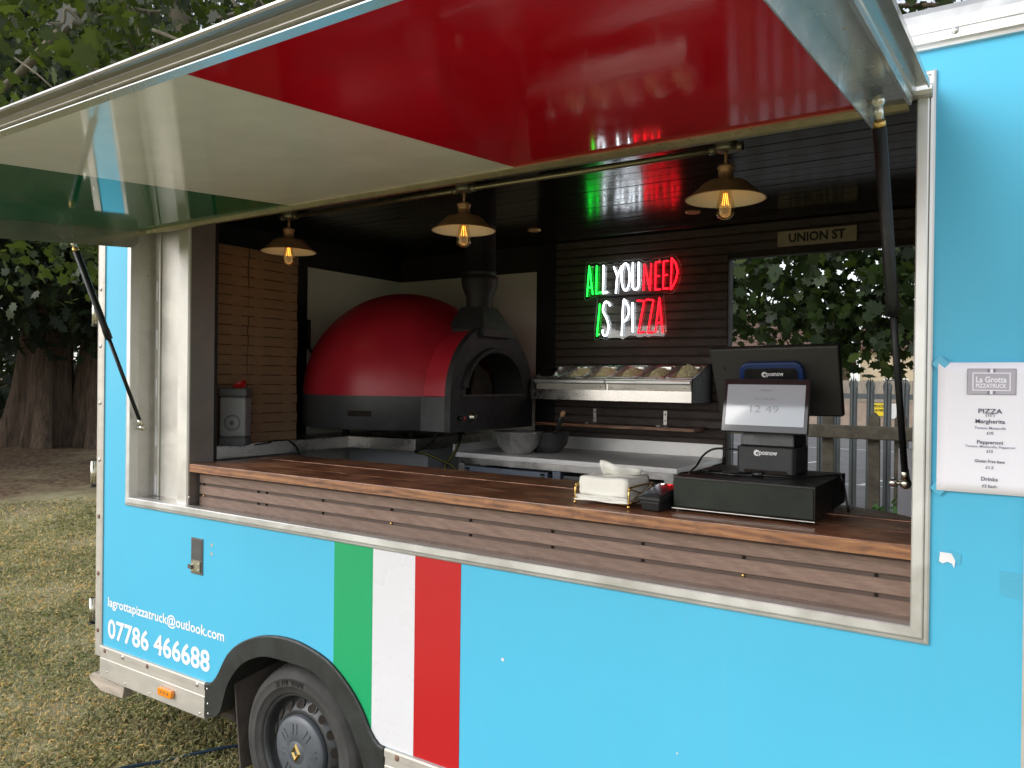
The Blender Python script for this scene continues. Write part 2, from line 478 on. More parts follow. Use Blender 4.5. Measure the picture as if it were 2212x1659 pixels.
class MB:
    """collects shapes into one mesh"""
    def __init__(s):
        s.v, s.f, s.mi, s.sm = [], [], [], []
        s.cur = 0

    def add(s, verts, faces, smooth=False):
        o = len(s.v)
        s.v += [tuple(p) for p in verts]
        for f in faces:
            s.f.append(tuple(i + o for i in f))
            s.mi.append(s.cur)
            s.sm.append(smooth)
        return s

    def box(s, x0, x1, y0, y1, z0, z1):
        v = [(x0, y0, z0), (x1, y0, z0), (x1, y1, z0), (x0, y1, z0), (x0, y0, z1), (x1, y0, z1), (x1, y1, z1), (x0, y1, z1)]
        return s.add(v, [(0, 3, 2, 1), (4, 5, 6, 7), (0, 1, 5, 4), (1, 2, 6, 5), (2, 3, 7, 6), (3, 0, 4, 7)])

    def hexa(s, v):
        return s.add(v, [(0, 3, 2, 1), (4, 5, 6, 7), (0, 1, 5, 4), (1, 2, 6, 5), (2, 3, 7, 6), (3, 0, 4, 7)])

    def prism(s, pts, a, b, axis='y'):
        """polygon extruded along an axis; pts are the two other coordinates in order"""
        n = len(pts)
        def P(p, c):
            if axis == 'y':
                return (p[0], c, p[1])
            if axis == 'x':
                return (c, p[0], p[1])
            return (p[0], p[1], c)
        v = [P(p, a) for p in pts] + [P(p, b) for p in pts]
        f = [tuple(range(n)), tuple(range(2 * n - 1, n - 1, -1))]
        f += [(i, i + n, (i + 1) % n + n, (i + 1) % n) for i in range(n)]
        return s.add(v, f)

    def tube(s, pts, r, n=8, closed=False, caps=True):
        pts = [Vector(p) for p in pts]
        k = len(pts)
        rr = r if isinstance(r, (list, tuple)) else [r] * k
        tang = []
        for i in range(k):
            a = pts[(i - 1) % k] if (closed or i > 0) else pts[i]
            b = pts[(i + 1) % k] if (closed or i < k - 1) else pts[i]
            d = (b - a)
            tang.append(d.normalized() if d.length > 1e-9 else Vector((0, 0, 1)))
        up = Vector((0, 0, 1)) if abs(tang[0].z) < 0.9 else Vector((1, 0, 0))
        nv = tang[0].cross(up).normalized()
        v = []
        for i in range(k):
            nv = (nv - tang[i] * nv.dot(tang[i]))
            nv = nv.normalized() if nv.length > 1e-6 else tang[i].orthogonal().normalized()
            bv = tang[i].cross(nv)
            for j in range(n):
                a = 2 * PI * j / n
                v.append(pts[i] + (nv * math.cos(a) + bv * math.sin(a)) * rr[i])
        f = []
        for i in range(k if closed else k - 1):
            for j in range(n):
                a, b = i * n + j, i * n + (j + 1) % n
                c, d = ((i + 1) % k) * n + (j + 1) % n, ((i + 1) % k) * n + j
                f.append((a, b, c, d))
        s.add(v, f, True)
        if caps and not closed:
            s.add(v[:n], [tuple(range(n - 1, -1, -1))])
            s.add(v[-n:], [tuple(range(n))])
        return s

    def lathe(s, prof, n=32, M=None, smooth=True, a0=0.0, a1=2 * PI):
        """prof: list of (r, z); about local z, placed with matrix M"""
        M = M or Matrix.Identity(4)
        full = abs(a1 - a0 - 2 * PI) < 1e-6
        steps = n if full else n + 1
        v = []
        for (r, z) in prof:
            for j in range(steps):
                a = a0 + (a1 - a0) * j / n
                v.append(M @ Vector((r * math.cos(a), r * math.sin(a), z)))
        f = []
        for i in range(len(prof) - 1):
            for j in range(n):
                j2 = (j + 1) % steps
                f.append((i * steps + j, i * steps + j2, (i + 1) * steps + j2, (i + 1) * steps + j))
        return s.add(v, f, smooth)

    def disc(s, c, r, n, axis):
        axis = Vector(axis).normalized()
        a = axis.orthogonal().normalized()
        b = axis.cross(a)
        v = [Vector(c) + (a * math.cos(2 * PI * i / n) + b * math.sin(2 * PI * i / n)) * r for i in range(n)]
        return s.add(v, [tuple(range(n))])

    def sphere(s, c, r, n=12, m=8, sc=(1, 1, 1)):
        prof = [(r * math.sin(PI * i / m), -r * math.cos(PI * i / m)) for i in range(m + 1)]
        return s.lathe(prof, n, Matrix.Translation(c) @ Matrix.Diagonal((sc[0], sc[1], sc[2], 1)))

    def mesh(s, name, mats):
        me = bpy.data.meshes.new(name)
        me.from_pydata(s.v, [], s.f)
        for m in (mats if isinstance(mats, (list, tuple)) else [mats]):
            me.materials.append(MATS[m] if isinstance(m, str) else m)
        me.polygons.foreach_set('material_index', s.mi)
        me.polygons.foreach_set('use_smooth', s.sm)
        me.update()
        bm = bmesh.new()
        bm.from_mesh(me)
        bmesh.ops.remove_doubles(bm, verts=bm.verts, dist=1e-5)
        bmesh.ops.recalc_face_normals(bm, faces=bm.faces)
        bm.to_mesh(me)
        bm.free()
        return me

    def obj(s, name, mats, parent=None, mat=None):
        return place(name, s.mesh(name, mats), parent, mat)

def place(name, data, parent=None, mat=None):
    o = bpy.data.objects.new(name, data)
    COL.objects.link(o)
    w = mat or Matrix.Identity(4)
    WORLD[o.name] = w
    o.matrix_basis = w
    if parent is not None:
        o.parent = parent
        o.matrix_parent_inverse = WORLD[parent.name].inverted()
    return o

def thing(name, label, cat, loc=(0, 0, 0), group=None):
    o = place(name, None, None, Matrix.Translation(loc))
    o.empty_display_size = 0.1
    return tag(o, label, cat, group)

def tag(o, label, cat, group=None, kind=None):
    o['label'] = label
    if cat:
        o['category'] = cat
    if group:
        o['group'] = group
    if kind:
        o['kind'] = kind
    return o

def structure(o):
    o['kind'] = 'structure'
    return o

def bevel(o, w=0.003, seg=2):
    m = o.modifiers.new('bevel', 'BEVEL')
    m.width = w
    m.segments = seg
    m.limit_method = 'ANGLE'
    m.angle_limit = R(35)
    return o

def T(x, y, z):
    return Matrix.Translation((x, y, z))

def text_data(body, bold=0.0):
    cu = bpy.data.curves.new('lettering', 'FONT')
    cu.body = body
    cu.size = 1.0
    cu.offset = bold
    cu.resolution_u = 3
    cu.align_x = 'LEFT'
    ob = bpy.data.objects.new('lettering_tmp', cu)
    COL.objects.link(ob)
    dg = bpy.context.evaluated_depsgraph_get()
    dg.update()
    me = bpy.data.meshes.new_from_object(ob.evaluated_get(dg))
    bpy.data.objects.remove(ob)
    bpy.data.curves.remove(cu)
    return me

def lettering(body, origin, xdir, ydir, width, height, mat, parent, bold=0.01, align='L', lift=None, name='lettering', warp=None):
    """flat text scaled to width x height (height of its own bounding box), laid out from origin along xdir / ydir"""
    me = text_data(body, bold)
    co = np.empty(len(me.vertices) * 3)
    me.vertices.foreach_get('co', co)
    co = co.reshape(-1, 3)
    lo, hi = co.min(0), co.max(0)
    sx = width / (hi[0] - lo[0]) if width else height / (hi[1] - lo[1])
    sy = height / (hi[1] - lo[1])
    u = (co[:, 0] - lo[0]) * sx
    vv = (co[:, 1] - lo[1]) * sy
    if align == 'C':
        u = u - (hi[0] - lo[0]) * sx / 2
    if warp:
        P = np.array([warp(a, b_) for a, b_ in zip(u, vv)])
    else:
        xd, yd = np.array(xdir, float), np.array(ydir, float)
        P = np.array(origin, float)[None] + u[:, None] * xd[None] + vv[:, None] * yd[None]
    me.vertices.foreach_set('co', P.ravel())
    me.materials.clear()
    me.materials.append(MATS[mat])
    me.update()
    return place(name, me, parent)

def mesh_np(name, verts, K, mat, tone=None, smooth=False):
    """many K-gons, verts shaped (N*K,3)"""
    n = len(verts) // K
    me = bpy.data.meshes.new(name)
    me.vertices.add(n * K)
    me.vertices.foreach_set('co', verts.astype(np.float32).ravel())
    me.loops.add(n * K)
    me.loops.foreach_set('vertex_index', np.arange(n * K, dtype=np.int32))
    me.polygons.add(n)
    me.polygons.foreach_set('loop_start', np.arange(0, n * K, K, dtype=np.int32))
    me.polygons.foreach_set('loop_total', np.full(n, K, dtype=np.int32))
    if tone is not None:
        a = me.attributes.new('tone', 'FLOAT', 'POINT')
        a.data.foreach_set('value', np.repeat(tone, K).astype(np.float32))
    me.materials.append(MATS[mat])
    me.update(calc_edges=True)
    return me

# ------------------------------------------------------------------ ground
gb = MB()
gb.add([(-400, -400, 0), (400, -400, 0), (400, 6.6, 0), (-400, 6.6, 0)], [(0, 1, 2, 3)])
gb.add([(-400, 6.6, 0), (-12, 6.6, 0), (-12, 400, 0), (-400, 400, 0)], [(0, 1, 2, 3)])
gb.add([(-12, 6.6, -0.02), (400, 6.6, -0.02), (400, 400, -0.02), (-12, 400, -0.02)], [(0, 1, 2, 3)])
grass_ground = structure(gb.obj('grass_ground', 'ground'))
tag(grass_ground, 'dry patchy grass field with bare earth under the trees', None)
cp = MB().add([(-11.9, 6.7, 0.004), (60, 6.7, 0.004), (60, 34, 0.004), (-11.9, 34, 0.004)], [(0, 1, 2, 3)])
car_park = structure(cp.obj('car_park', 'asphalt'))
tag(car_park, 'grey asphalt car park beyond the steel fence', None)
for i in range(14):
    x = -10 + i * 2.5
    l = MB().add([(x, 13, 0.008), (x + 0.1, 13, 0.008), (x + 1.3, 18, 0.008), (x + 1.2, 18, 0.008)], [(0, 1, 2, 3)])
    l.obj('bay_line', 'road_white', car_park)
for y in (12.9, 21.0, 26.0):
    MB().add([(-11, y, 0.0085), (40, y, 0.0085), (40, y + 0.1, 0.0085), (-11, y + 0.1, 0.0085)], [(0, 1, 2, 3)]).obj('bay_line', 'road_white', car_park)

# ------------------------------------------------------------------ the food truck: body
truck = thing('food_truck', 'sky blue food truck with a flag stripe and its serving hatch propped open', 'food truck', (-1.85, 1.02, 0))

archO = [(-2.915, 0.492), (-2.876, 0.501), (-2.835, 0.543), (-2.768, 0.644), (-2.675, 0.714), (-2.546, 0.764), (-2.399, 0.782), (-2.27, 0.768),
         (-2.158, 0.733), (-2.06, 0.666), (-1.996, 0.598), (-1.955, 0.533), (-1.919, 0.498), (-1.886, 0.490)]
archI = [(-2.853, 0.361), (-2.818, 0.385), (-2.792, 0.448), (-2.765, 0.515), (-2.726, 0.571), (-2.66, 0.632), (-2.539, 0.682), (-2.416, 0.692),
         (-2.269, 0.682), (-2.184, 0.650), (-2.112, 0.597), (-2.058, 0.533), (-2.026, 0.473), (-2.004, 0.434), (-1.983, 0.388), (-1.960, 0.361)]

def dense(pts, k=4):
    """smooth curve through points"""
    o = []
    n = len(pts)
    for i in range(n - 1):
        p0, p1, p2, p3 = [np.array(pts[min(max(j, 0), n - 1)], float) for j in (i - 1, i, i + 1, i + 2)]
        for q in range(k):
            s = q / k
            o.append(tuple(0.5 * ((2 * p1) + (-p0 + p2) * s + (2 * p0 - 5 * p1 + 4 * p2 - p3) * s * s + (-p0 + 3 * p1 - 3 * p2 + p3) * s ** 3)))
    o.append(tuple(pts[-1]))
    return o

aO, aI = dense(archO), dense(archI)
aMid = [(x * 0.985 - 0.036, z - 0.035) for x, z in aO]
aMid[0] = (aO[0][0] + 0.01, 0.49)
aMid[-1] = (aO[-1][0] - 0.01, 0.49)
aMid = [p for p in aMid if p[1] >= 0.49]

sp = MB()
TH = 0.03
sp.box(-3.738, -3.53, 0, TH, 0.49, 2.60)
sp.box(-3.53, -0.20, 0, TH, 2.525, 2.60)
sp.box(-0.20, 0.0, 0, TH, 0.49, 2.60)
low = [(-3.53, 0.49)] + aMid + [(-0.20, 0.49), (-0.20, 1.20), (-3.53, 1.20)]
sp.prism(low, 0, TH, 'y')
sp.obj('side_panel', 'blue', truck)

def stripe(x0, x1, mat):
    zs = []
    for i in range(9):
        x = x0 + (x1 - x0) * i / 8
        z = 0.493
        for (a, b) in zip(aO[:-1], aO[1:]):
            if a[0] <= x <= b[0]:
                z = max(0.493, a[1] + (b[1] - a[1]) * (x - a[0]) / (b[0] - a[0]) - 0.012)
        zs.append((x, z))
    MB().prism(zs + [(x1, 1.1895), (x0, 1.1895)], -0.0014, 0.0005, 'y').obj('flag_stripe', mat, truck)
stripe(-2.154, -1.9575, 'vinyl_green')
stripe(-1.957, -1.7595, 'vinyl_white')
stripe(-1.759, -1.561, 'vinyl_red')

# wheel arch flare
af = MB()
n = len(aO)
def resample(p, k):
    p = np.array(p)
    d = np.r_[0, np.cumsum(np.hypot(*np.diff(p, axis=0).T))]
    s = np.linspace(0, d[-1], k)
    return np.c_[np.interp(s, d, p[:, 0]), np.interp(s, d, p[:, 1])]
K = 56
o_ = resample([(-2.917, 0.352), (-2.917, 0.49)] + aO + [(-1.884, 0.488), (-1.884, 0.352)], K)
i_ = resample([(-2.90, 0.350)] + aI + [(-1.90, 0.350)], K)
ring = []
for k in range(K):
    (xo, zo), (xi, zi) = o_[k], i_[k]
    jag = 0.0025 * math.sin(k * 12.9898) if 3 < k < K - 4 else 0
    ring.append([(xo, 0.001, zo), (xo, -0.010, zo), (xo * 0.93 + xi * 0.07, -0.014, zo * 0.93 + zi * 0.07),
                 (xi + jag, -0.012, zi + jag), (xi + jag, 0.02, zi + jag * 0.5), (xi, 0.10, zi + 0.004)])
vv = [p for r_ in ring for p in r_]
ff = []
for k in range(K - 1):
    for j in range(5):
        a = k * 6 + j
        ff.append((a, a + 1, a + 7, a + 6))
af.add(vv, ff)
arch = af.obj('wheel_arch', 'arch_plastic', truck)
for (x, z) in ((-2.898, 0.470), (-2.893, 0.408), (-2.890, 0.366), (-1.905, 0.40)):
    MB().sphere((x, -0.013, z), 0.0055, 8, 6, (1, 0.5, 1)).obj('rivet', 'bright_rivet', arch)

# wheel well liner + mud flap + underside
wl = MB()
for k in range(len(aI) - 1):
    a, b = aI[k], aI[k + 1]
    wl.add([(a[0], 0.10, a[1] + 0.004), (b[0], 0.10, b[1] + 0.004), (b[0], 0.42, b[1] + 0.02), (a[0], 0.42, a[1] + 0.02)], [(0, 1, 2, 3)])
wl.add([(-2.9, 0.42, 0.2), (-1.9, 0.42, 0.2), (-1.9, 0.42, 0.75), (-2.9, 0.42, 0.75)], [(0, 1, 2, 3)])
wl.obj('wheel_well', 'well_dark', truck)
fl = MB().hexa([(-2.735, 0.03, 0.155), (-2.725, 0.03, 0.155), (-2.705, 0.33, 0.165), (-2.715, 0.33, 0.165),
                (-2.785, 0.03, 0.56), (-2.775, 0.03, 0.56), (-2.755, 0.33, 0.57), (-2.765, 0.33, 0.57)])
bevel(fl.obj('mud_flap', 'mud', truck), 0.003)
ch = MB()
ch.box(-3.70, -2.86, 0.10, 0.20, 0.30, 0.42)
ch.box(-1.92, 0.2, 0.10, 0.20, 0.30, 0.42)
ch.box(-3.70, 0.9, 0.6, 0.72, 0.30, 0.46)
ch.box(-3.70, 0.9, 1.35, 1.47, 0.30, 0.46)
ch.obj('chassis_rail', 'mud', truck)

# wheels
def wheel(cx, cy, cz, s, letters):
    """s=-1: outer side faces -y"""
    M0 = T(cx, cy, cz) @ Matrix.Rotation(PI / 2 if s < 0 else -PI / 2, 4, 'X')   # local +z -> outward
    rim = MB()
    rim.lathe([(0.222, -0.012), (0.226, -0.004), (0.222, 0.002), (0.212, -0.002), (0.208, -0.02), (0.203, -0.045), (0.196, -0.052), (0.185, -0.038),
               (0.160, -0.016), (0.146, -0.010), (0.136, -0.018), (0.0, -0.018)], 56, M0)
    rim.lathe([(0.203, -0.05), (0.200, -0.19), (0.222, -0.20)], 40, M0)
    w = rim.obj('wheel', 'rim_grey', truck)
    for k in range(16):
        ho = MB()
        a = 2 * PI * (k + 0.4) / 16
        r = 0.173
        C = Vector((r * math.cos(a), r * math.sin(a), -0.0235))
        nrm = Vector((math.cos(a) * 0.55, math.sin(a) * 0.55, 0.83)).normalized()
        tx = nrm.cross(Vector((-math.sin(a), math.cos(a), 0))).normalized()
        ty = nrm.cross(tx)
        for (rad, lift, idx) in ((0.0215, 0.0026, 0), (0.0188, 0.0036, 1)):
            ho.cur = idx
            ho.add([M0 @ (C + nrm * lift + tx * rad * 0.95 * math.cos(2 * PI * q / 16) + ty * rad * 1.05 * math.sin(2 * PI * q / 16)) for q in range(16)], [tuple(range(16))])
        ho.obj('vent_hole', ['rim_grey', 'slot_dark'], w)
    ty_ = MB()
    ty_.lathe([(0.218, -0.016), (0.222, 0.004), (0.232, 0.012), (0.252, 0.016), (0.254, 0.020), (0.258, 0.0195), (0.285, 0.017), (0.288, 0.019), (0.291, 0.0165), (0.305, 0.010),
               (0.317, -0.002), (0.325, -0.022), (0.330, -0.05), (0.331, -0.10), (0.330, -0.15), (0.322, -0.18), (0.30, -0.205), (0.25, -0.21), (0.22, -0.19)], 80, M0)
    # tread blocks
    for row, (z0, z1, rr) in enumerate(((-0.004, -0.034, 0.3245), (-0.046, -0.075, 0.332), (-0.086, -0.118, 0.333))):
        for k in range(66):
            a = 2 * PI * (k + 0.3 * row) / 66
            da = 2 * PI / 66 * 0.36
            pts = []
            for (z, r0) in ((z0, rr - 0.012 if row == 0 else rr - 0.004), (z1, rr + 0.002)):
                for q in (-da, da):
                    for dr in (-0.006, 0.0035):
                        pts.append(M0 @ Vector(((r0 + dr) * math.cos(a + q), (r0 + dr) * math.sin(a + q), z)))
            ty_.add(pts, [(1, 3, 7, 5), (0, 1, 5, 4), (2, 6, 7, 3), (0, 2, 3, 1), (4, 5, 7, 6)])
    ty_.obj('tyre', 'rubber', w)
    hc = MB()
    hc.lathe([(0.137, -0.014), (0.137, 0.002), (0.132, 0.007), (0.115, 0.013), (0.075, 0.020), (0.048, 0.022), (0.045, 0.0205), (0.043, 0.022), (0.0, 0.023)], 48, M0)
    for k in range(8):     # raised spoke marks on the cap
        a = 2 * PI * (k + 0.2) / 8
        for off in (-0.13, 0.13):
            P = []
            for (r, da, z) in ((0.070, off, 0.0222), (0.108, off * 0.55, 0.0165), (0.110, off * 0.95, 0.0160), (0.074, off * 1.5, 0.0215)):
                P.append(M0 @ Vector((r * math.cos(a + da), r * math.sin(a + da), z + 0.0012)))
            Q = [M0 @ (M0.inverted() @ p - Vector((0, 0, 0.006))) for p in P]
            hc.hexa(Q + P)
    hc.obj('hub_cap', 'cap_grey', w)
    em = MB()
    D, d = [(0, 0.039), (0.026, 0), (0, -0.039), (-0.026, 0)], [(0, 0.015), (0.010, 0), (0, -0.015), (-0.010, 0)]
    for i in range(4):
        a, b = D[i], D[(i + 1) % 4]
        c, e = d[i], d[(i + 1) % 4]
        m1 = ((a[0] + c[0]) / 2, (a[1] + c[1]) / 2)
        m2 = ((b[0] + e[0]) / 2, (b[1] + e[1]) / 2)
        loc = lambda p, z: M0 @ Vector((p[0], p[1], z))
        em.add([loc(a, 0.023), loc(b, 0.023), loc(m2, 0.030), loc(m1, 0.030)], [(0, 1, 2, 3)])
        em.add([loc(m1, 0.030), loc(m2, 0.030), loc(e, 0.024), loc(c, 0.024)], [(0, 1, 2, 3)])
    em.obj('diamond_emblem', 'gold', w)
    if letters:
        def warp(u, v):
            a = R(118) - u / 0.272
            r = 0.258 + v
            return tuple(M0 @ Vector((r * math.cos(a), r * math.sin(a), 0.0212)))
        lettering('X FIT VAN', None, None, None, 0.165, 0.026, 'tyre_letter', w, 0.025, warp=warp)
    return w
wheel(-2.392, 0.055, 0.318, -1, True)
wheel(-2.392, 2.02, 0.318, 1, False)

# lower aluminium skirt
for (x0, x1) in ((-3.743, -2.9185), (-1.8835, 0.0)):
    sk = MB()
    prof = [(0.004, 0.492), (-0.010, 0.490), (-0.012, 0.484), (-0.012, 0.462), (-0.008, 0.459), (-0.008, 0.432), (-0.011, 0.429), (-0.011, 0.337), (-0.004, 0.330), (0.02, 0.330), (0.02, 0.492)]
    sk.prism(prof, x0, x1, 'x')
    s_ = sk.obj('skirt_trim', 'alu_paint', truck)
    xs = [x0 + 0.045, x0 + 0.2, x0 + 0.40, x1 - 0.05] if x1 < -2 else [x0 + 0.06, x0 + 0.4, x0 + 0.8, x0 + 1.2, x0 + 1.6]
    for k, x in enumerate(xs):
        MB().sphere((x, -0.012, 0.472), 0.011, 10, 6, (1, 0.45, 1)).obj('rivet', 'rust_rivet' if k % 2 == 0 or x > -2.5 else 'bright_rivet', s_)
        MB().sphere((x + 0.02, -0.011, 0.352 if k else 0.372), 0.0055, 8, 6, (1, 0.5, 1)).obj('rivet', 'bright_rivet', s_)
ml = MB()
ml.prism([(-3.236, 0.381), (-3.230, 0.373), (-3.136, 0.374), (-3.130, 0.382), (-3.130, 0.400), (-3.136, 0.408), (-3.228, 0.409), (-3.236, 0.401)], -0.030, -0.0115, 'y')
mk = bevel(ml.obj('side_marker_light', 'amber', truck), 0.004, 3)
for k in range(3):
    MB().disc((-3.208 + k * 0.025, -0.0303, 0.391), 0.006, 10, (0, -1, 0)).obj('reflector', 'rust_rivet', mk)

# rear corner post, hinges, step
cpn = MB()
cpn.prism([(-3.802, 0.05), (-3.804, 0.006), (-3.796, -0.006), (-3.782, -0.010), (-3.748, -0.010), (-3.738, -0.006), (-3.738, 0.02), (-3.74, 0.05)], 0.437, 2.60, 'z')
corner = cpn.obj('corner_trim', 'alu_paint', truck)
for k in range(8):
    z = 0.56 + k * 0.277
    MB().sphere((-3.765, -0.010, z), 0.0115, 10, 6, (1, 0.5, 1)).obj('rivet', 'rust_rivet' if k < 3 else 'bright_rivet', corner)
for z in (0.585, 1.26, 2.05):
    h = MB().tube([(-3.826, -0.006, z), (-3.826, -0.006, z + 0.12)], 0.013, 10)
    h.box(-3.82, -3.80, -0.002, 0.004, z + 0.01, z + 0.11)
    h.obj('door_hinge', 'zinc', truck)
    MB().tube([(-3.826, -0.006, z - 0.008), (-3.826, -0.006, z - 0.0005)], 0.015, 10).obj('hinge_collar', 'black_plastic', truck)
rw = MB().box(-3.80, -3.745, 0.05, 2.09, 0.44, 2.60)
rw.obj('rear_door', 'blue', truck)
st = MB().prism([(-3.90, 0.300), (-3.885, 0.278), (-3.79, 0.245), (-3.60, 0.252), (-3.585, 0.30), (-3.60, 0.328), (-3.86, 0.322)], 0.02, 0.07, 'y')
bevel(st.obj('rear_step', 'beige_step', truck), 0.004)
MB().box(-3.90, -3.78, 0.07, 2.0, 0.27, 0.31).obj('step_bar', 'beige_step', truck)

# roof edge profile and roof
rp = [(0.004, 2.585), (-0.010, 2.588), (-0.011, 2.592), (-0.006, 2.5935), (-0.014, 2.602), (-0.015, 2.622), (-0.0125, 2.6235), (-0.0145, 2.626), (-0.011, 2.652), (-0.002, 2.675), (0.015, 2.694), (0.045, 2.706), (0.10, 2.712), (0.10, 2.66), (0.02, 2.60)]
rt = MB().prism(rp, -3.80, 0.03, 'x').obj('roof_trim', 'alu_h', truck)
for k in range(9):
    x = -0.147 - k * 0.45
    MB().sphere((x, -0.0155, 2.618), 0.0085, 12, 6, (1, 0.5, 1)).obj('screw', 'bright_rivet', rt)
MB().box(-3.79, 0.03, 0.10, 2.05, 2.69, 2.71).obj('roof', 'vinyl_white', truck)
# far side, front bulkhead, floor pan
fs = MB()
fs.box(-3.745, -1.335, 2.075, 2.10, 0.44, 2.66)
fs.box(-1.335, -0.40, 2.075, 2.10, 2.47, 2.66)
fs.box(-0.40, 0.0, 2.075, 2.10, 0.44, 2.66)
fs.box(-3.745, 0.0, 2.075, 2.10, 2.66, 2.69)
fs.obj('far_side_panel', 'blue', truck)
MB().box(-0.03, 0.0, 0.03, 2.075, 0.44, 2.69).obj('front_bulkhead', 'interior_black', truck)
MB().box(-3.74, -0.03, 0.43, 2.07, 0.46, 0.52).box(-3.74, -2.95, 0.03, 0.4295, 0.46, 0.52).box(-1.85, -0.03, 0.03, 0.4295, 0.46, 0.52).obj('floor', 'floor_bounce', truck)
sl = MB().box(0.0, 0.035, -0.008, 0.03, 0.35, 2.585)
sl.obj('front_corner_trim', 'alu_paint', truck)
# cab ahead of the body
cab = MB().prism([(0.05, 0.35), (0.62, 0.35), (0.66, 0.70), (1.10, 0.78), (1.40, 0.72), (1.46, 0.35), (1.95, 0.34), (2.0, 0.75), (1.93, 1.12), (1.45, 1.32), (0.92, 2.08), (0.70, 2.22), (0.05, 2.26)], 0.04, 2.04, 'y')
c_ = bevel(cab.obj('cab', 'cab_white', truck), 0.03, 3)
MB().prism([(0.40, 1.36), (1.20, 1.36), (0.80, 2.0), (0.40, 2.04)], 0.034, 0.046, 'y').obj('cab_window', 'window_dark', truck)
wheel(1.16, 0.09, 0.318, -1, False)

# ------------------------------------------------------------------ serving opening
XL, XR, ZB, ZT = -3.542, -0.184, 1.191, 2.539
fp = [(0.0, 0.0), (0.0, 0.007), (0.004, 0.010), (0.010, 0.011), (0.0115, 0.0075), (0.013, 0.0125), (0.016, 0.0135), (0.036, 0.0135), (0.039, 0.011), (0.039, -0.03)]
def member(name, a, b, inward, mat):
    d = (Vector(b) - Vector(a)).normalized()
    inw = Vector(inward)
    v = []
    for (w, pr) in fp:
        for (P, s) in ((a, 1), (b, -1)):
            q = Vector(P) + inw * w + d * (w * s)
            v.append((q.x, -pr, q.z))
    f = [(2 * i, 2 * i + 1, 2 * i + 3, 2 * i + 2) for i in range(len(fp) - 1)]
    MB().add(v, f).obj(name, mat, truck)
member('hatch_frame', (XL, 0, ZB), (XR, 0, ZB), (0, 0, 1), 'alu_h')
member('hatch_frame', (XL, 0, ZB), (XL, 0, ZT), (1, 0, 0), 'alu')
member('hatch_frame', (XR, 0, ZB), (XR, 0, ZT), (-1, 0, 0), 'alu')
member('hatch_frame', (XL, 0, ZT), (XR, 0, ZT), (0, 0, -1), 'alu_h')
MB().box(-3.504, -0.224, -0.006, 0.115, 1.215, 1.2285).obj('sill', 'steel_h', truck)
# hinge knuckle along the top
hg = MB().prism([(-0.030, 2.478), (-0.034, 2.487), (-0.030, 2.497), (-0.020, 2.500), (-0.012, 2.508), (-0.012, 2.524), (-0.004, 2.524), (-0.004, 2.476), (-0.020, 2.474)], -3.50, -0.190, 'x')
hinge = hg.obj('hatch_hinge', 'alu_h', truck)
for k in range(9):
    MB().sphere((-0.207 - k * 0.4, -0.0125, 2.513), 0.0065, 10, 6, (1, 0.5, 1)).obj('screw', 'bright_rivet', hinge)

# left jamb: reveal, folded panel, post
MB().box(-3.52, -3.504, 0.004, 0.115, 1.2285, 2.52).obj('jamb_reveal', 'steel_v', truck)
MB().box(-3.5035, -3.18, 0.108, 0.12, 1.2285, 2.56).obj('jamb_panel', 'steel_v', truck)
js = bevel(MB().box(-3.482, -3.446, 0.098, 0.1075, 1.2288, 2.55).obj('jamb_strip', 'steel_v', truck), 0.004)
for z in (1.24, 1.47, 1.70, 1.93, 2.16):
    p = [(-3.4705, z), (-3.4575, z), (-3.4575, z + 0.088), (-3.460, z + 0.093), (-3.464, z + 0.0945), (-3.468, z + 0.093), (-3.4705, z + 0.088)]
    MB().prism(p, 0.0955, 0.0985, 'y').obj('latch_slot', 'vinyl_white', js)
pt = MB().prism([(-3.195, 0.16), (-3.195, 0.034), (-3.189, 0.028), (-3.120, 0.028), (-3.114, 0.034), (-3.114, 0.16)], 1.2287, 2.60, 'z')
post = pt.obj('jamb_post', 'steel_v', truck)
MB().box(-3.1138, -3.1125, 0.040, 0.1605, 1.2290, 2.60).obj('post_face', 'steel_dark', post)
MB().sphere((-3.112, 0.040, 1.262), 0.007, 8, 6, (0.6, 1, 1)).obj('rivet', 'bright_rivet', post)
for (x, y, z) in ((-3.5035, 0.03, 1.25), (-3.5035, 0.055, 1.90), (-3.5035, 0.07, 2.28)):
    MB().sphere((x, y, z), 0.006, 8, 6, (0.4, 1, 1)).obj('rivet', 'bright_rivet', truck)
MB().box(-0.224, -0.205, 0.004, 0.115, 1.2285, 2.52).obj('jamb_reveal', 'steel_v', truck)
MB().box(-0.224, -0.03, 0.115, 0.135, 0.52, 2.60).obj('front_lining', 'interior_black', truck)
MB().box(-3.50, -3.115, 0.165, 0.18, 0.52, 2.64).obj('front_lining', 'interior_black', truck)
MB().box(-3.64, -0.06, 0.031, 0.06, 2.55, 2.64).obj('header', 'interior_black', truck)

# counter front slats
cf = MB().box(-3.0965, -0.2255, 0.088, 0.12, 0.86, 1.372).obj('counter_front', 'groove_out', truck)
def slat_mesh(L, h, tk, mat):
    b_ = MB()
    c = 0.0025
    b_.prism([(0, c), (-tk + c, 0), (-tk, c), (-tk, h - c), (-tk + c, h), (0, h - c)], 0, L, 'x')
    return b_.mesh('slat', mat)
me = slat_mesh(2.871, 0.0395, 0.009, 'slat')
for z in (1.2235, 1.2735, 1.3240):
    place('slat', me, cf, T(-3.0965, 0.0885, z))
me = MB().lathe([(0.0, 0.0045), (0.0035, 0.004), (0.005, 0.0015), (0.005, -0.004)], 10, Matrix.Rotation(PI / 2, 4, 'X')).mesh('screw', 'slot_dark')
me2 = MB().lathe([(0.0, 0.0045), (0.0035, 0.004), (0.005, 0.0015), (0.005, -0.004)], 10, Matrix.Rotation(PI / 2, 4, 'X')).mesh('screw', 'brass')
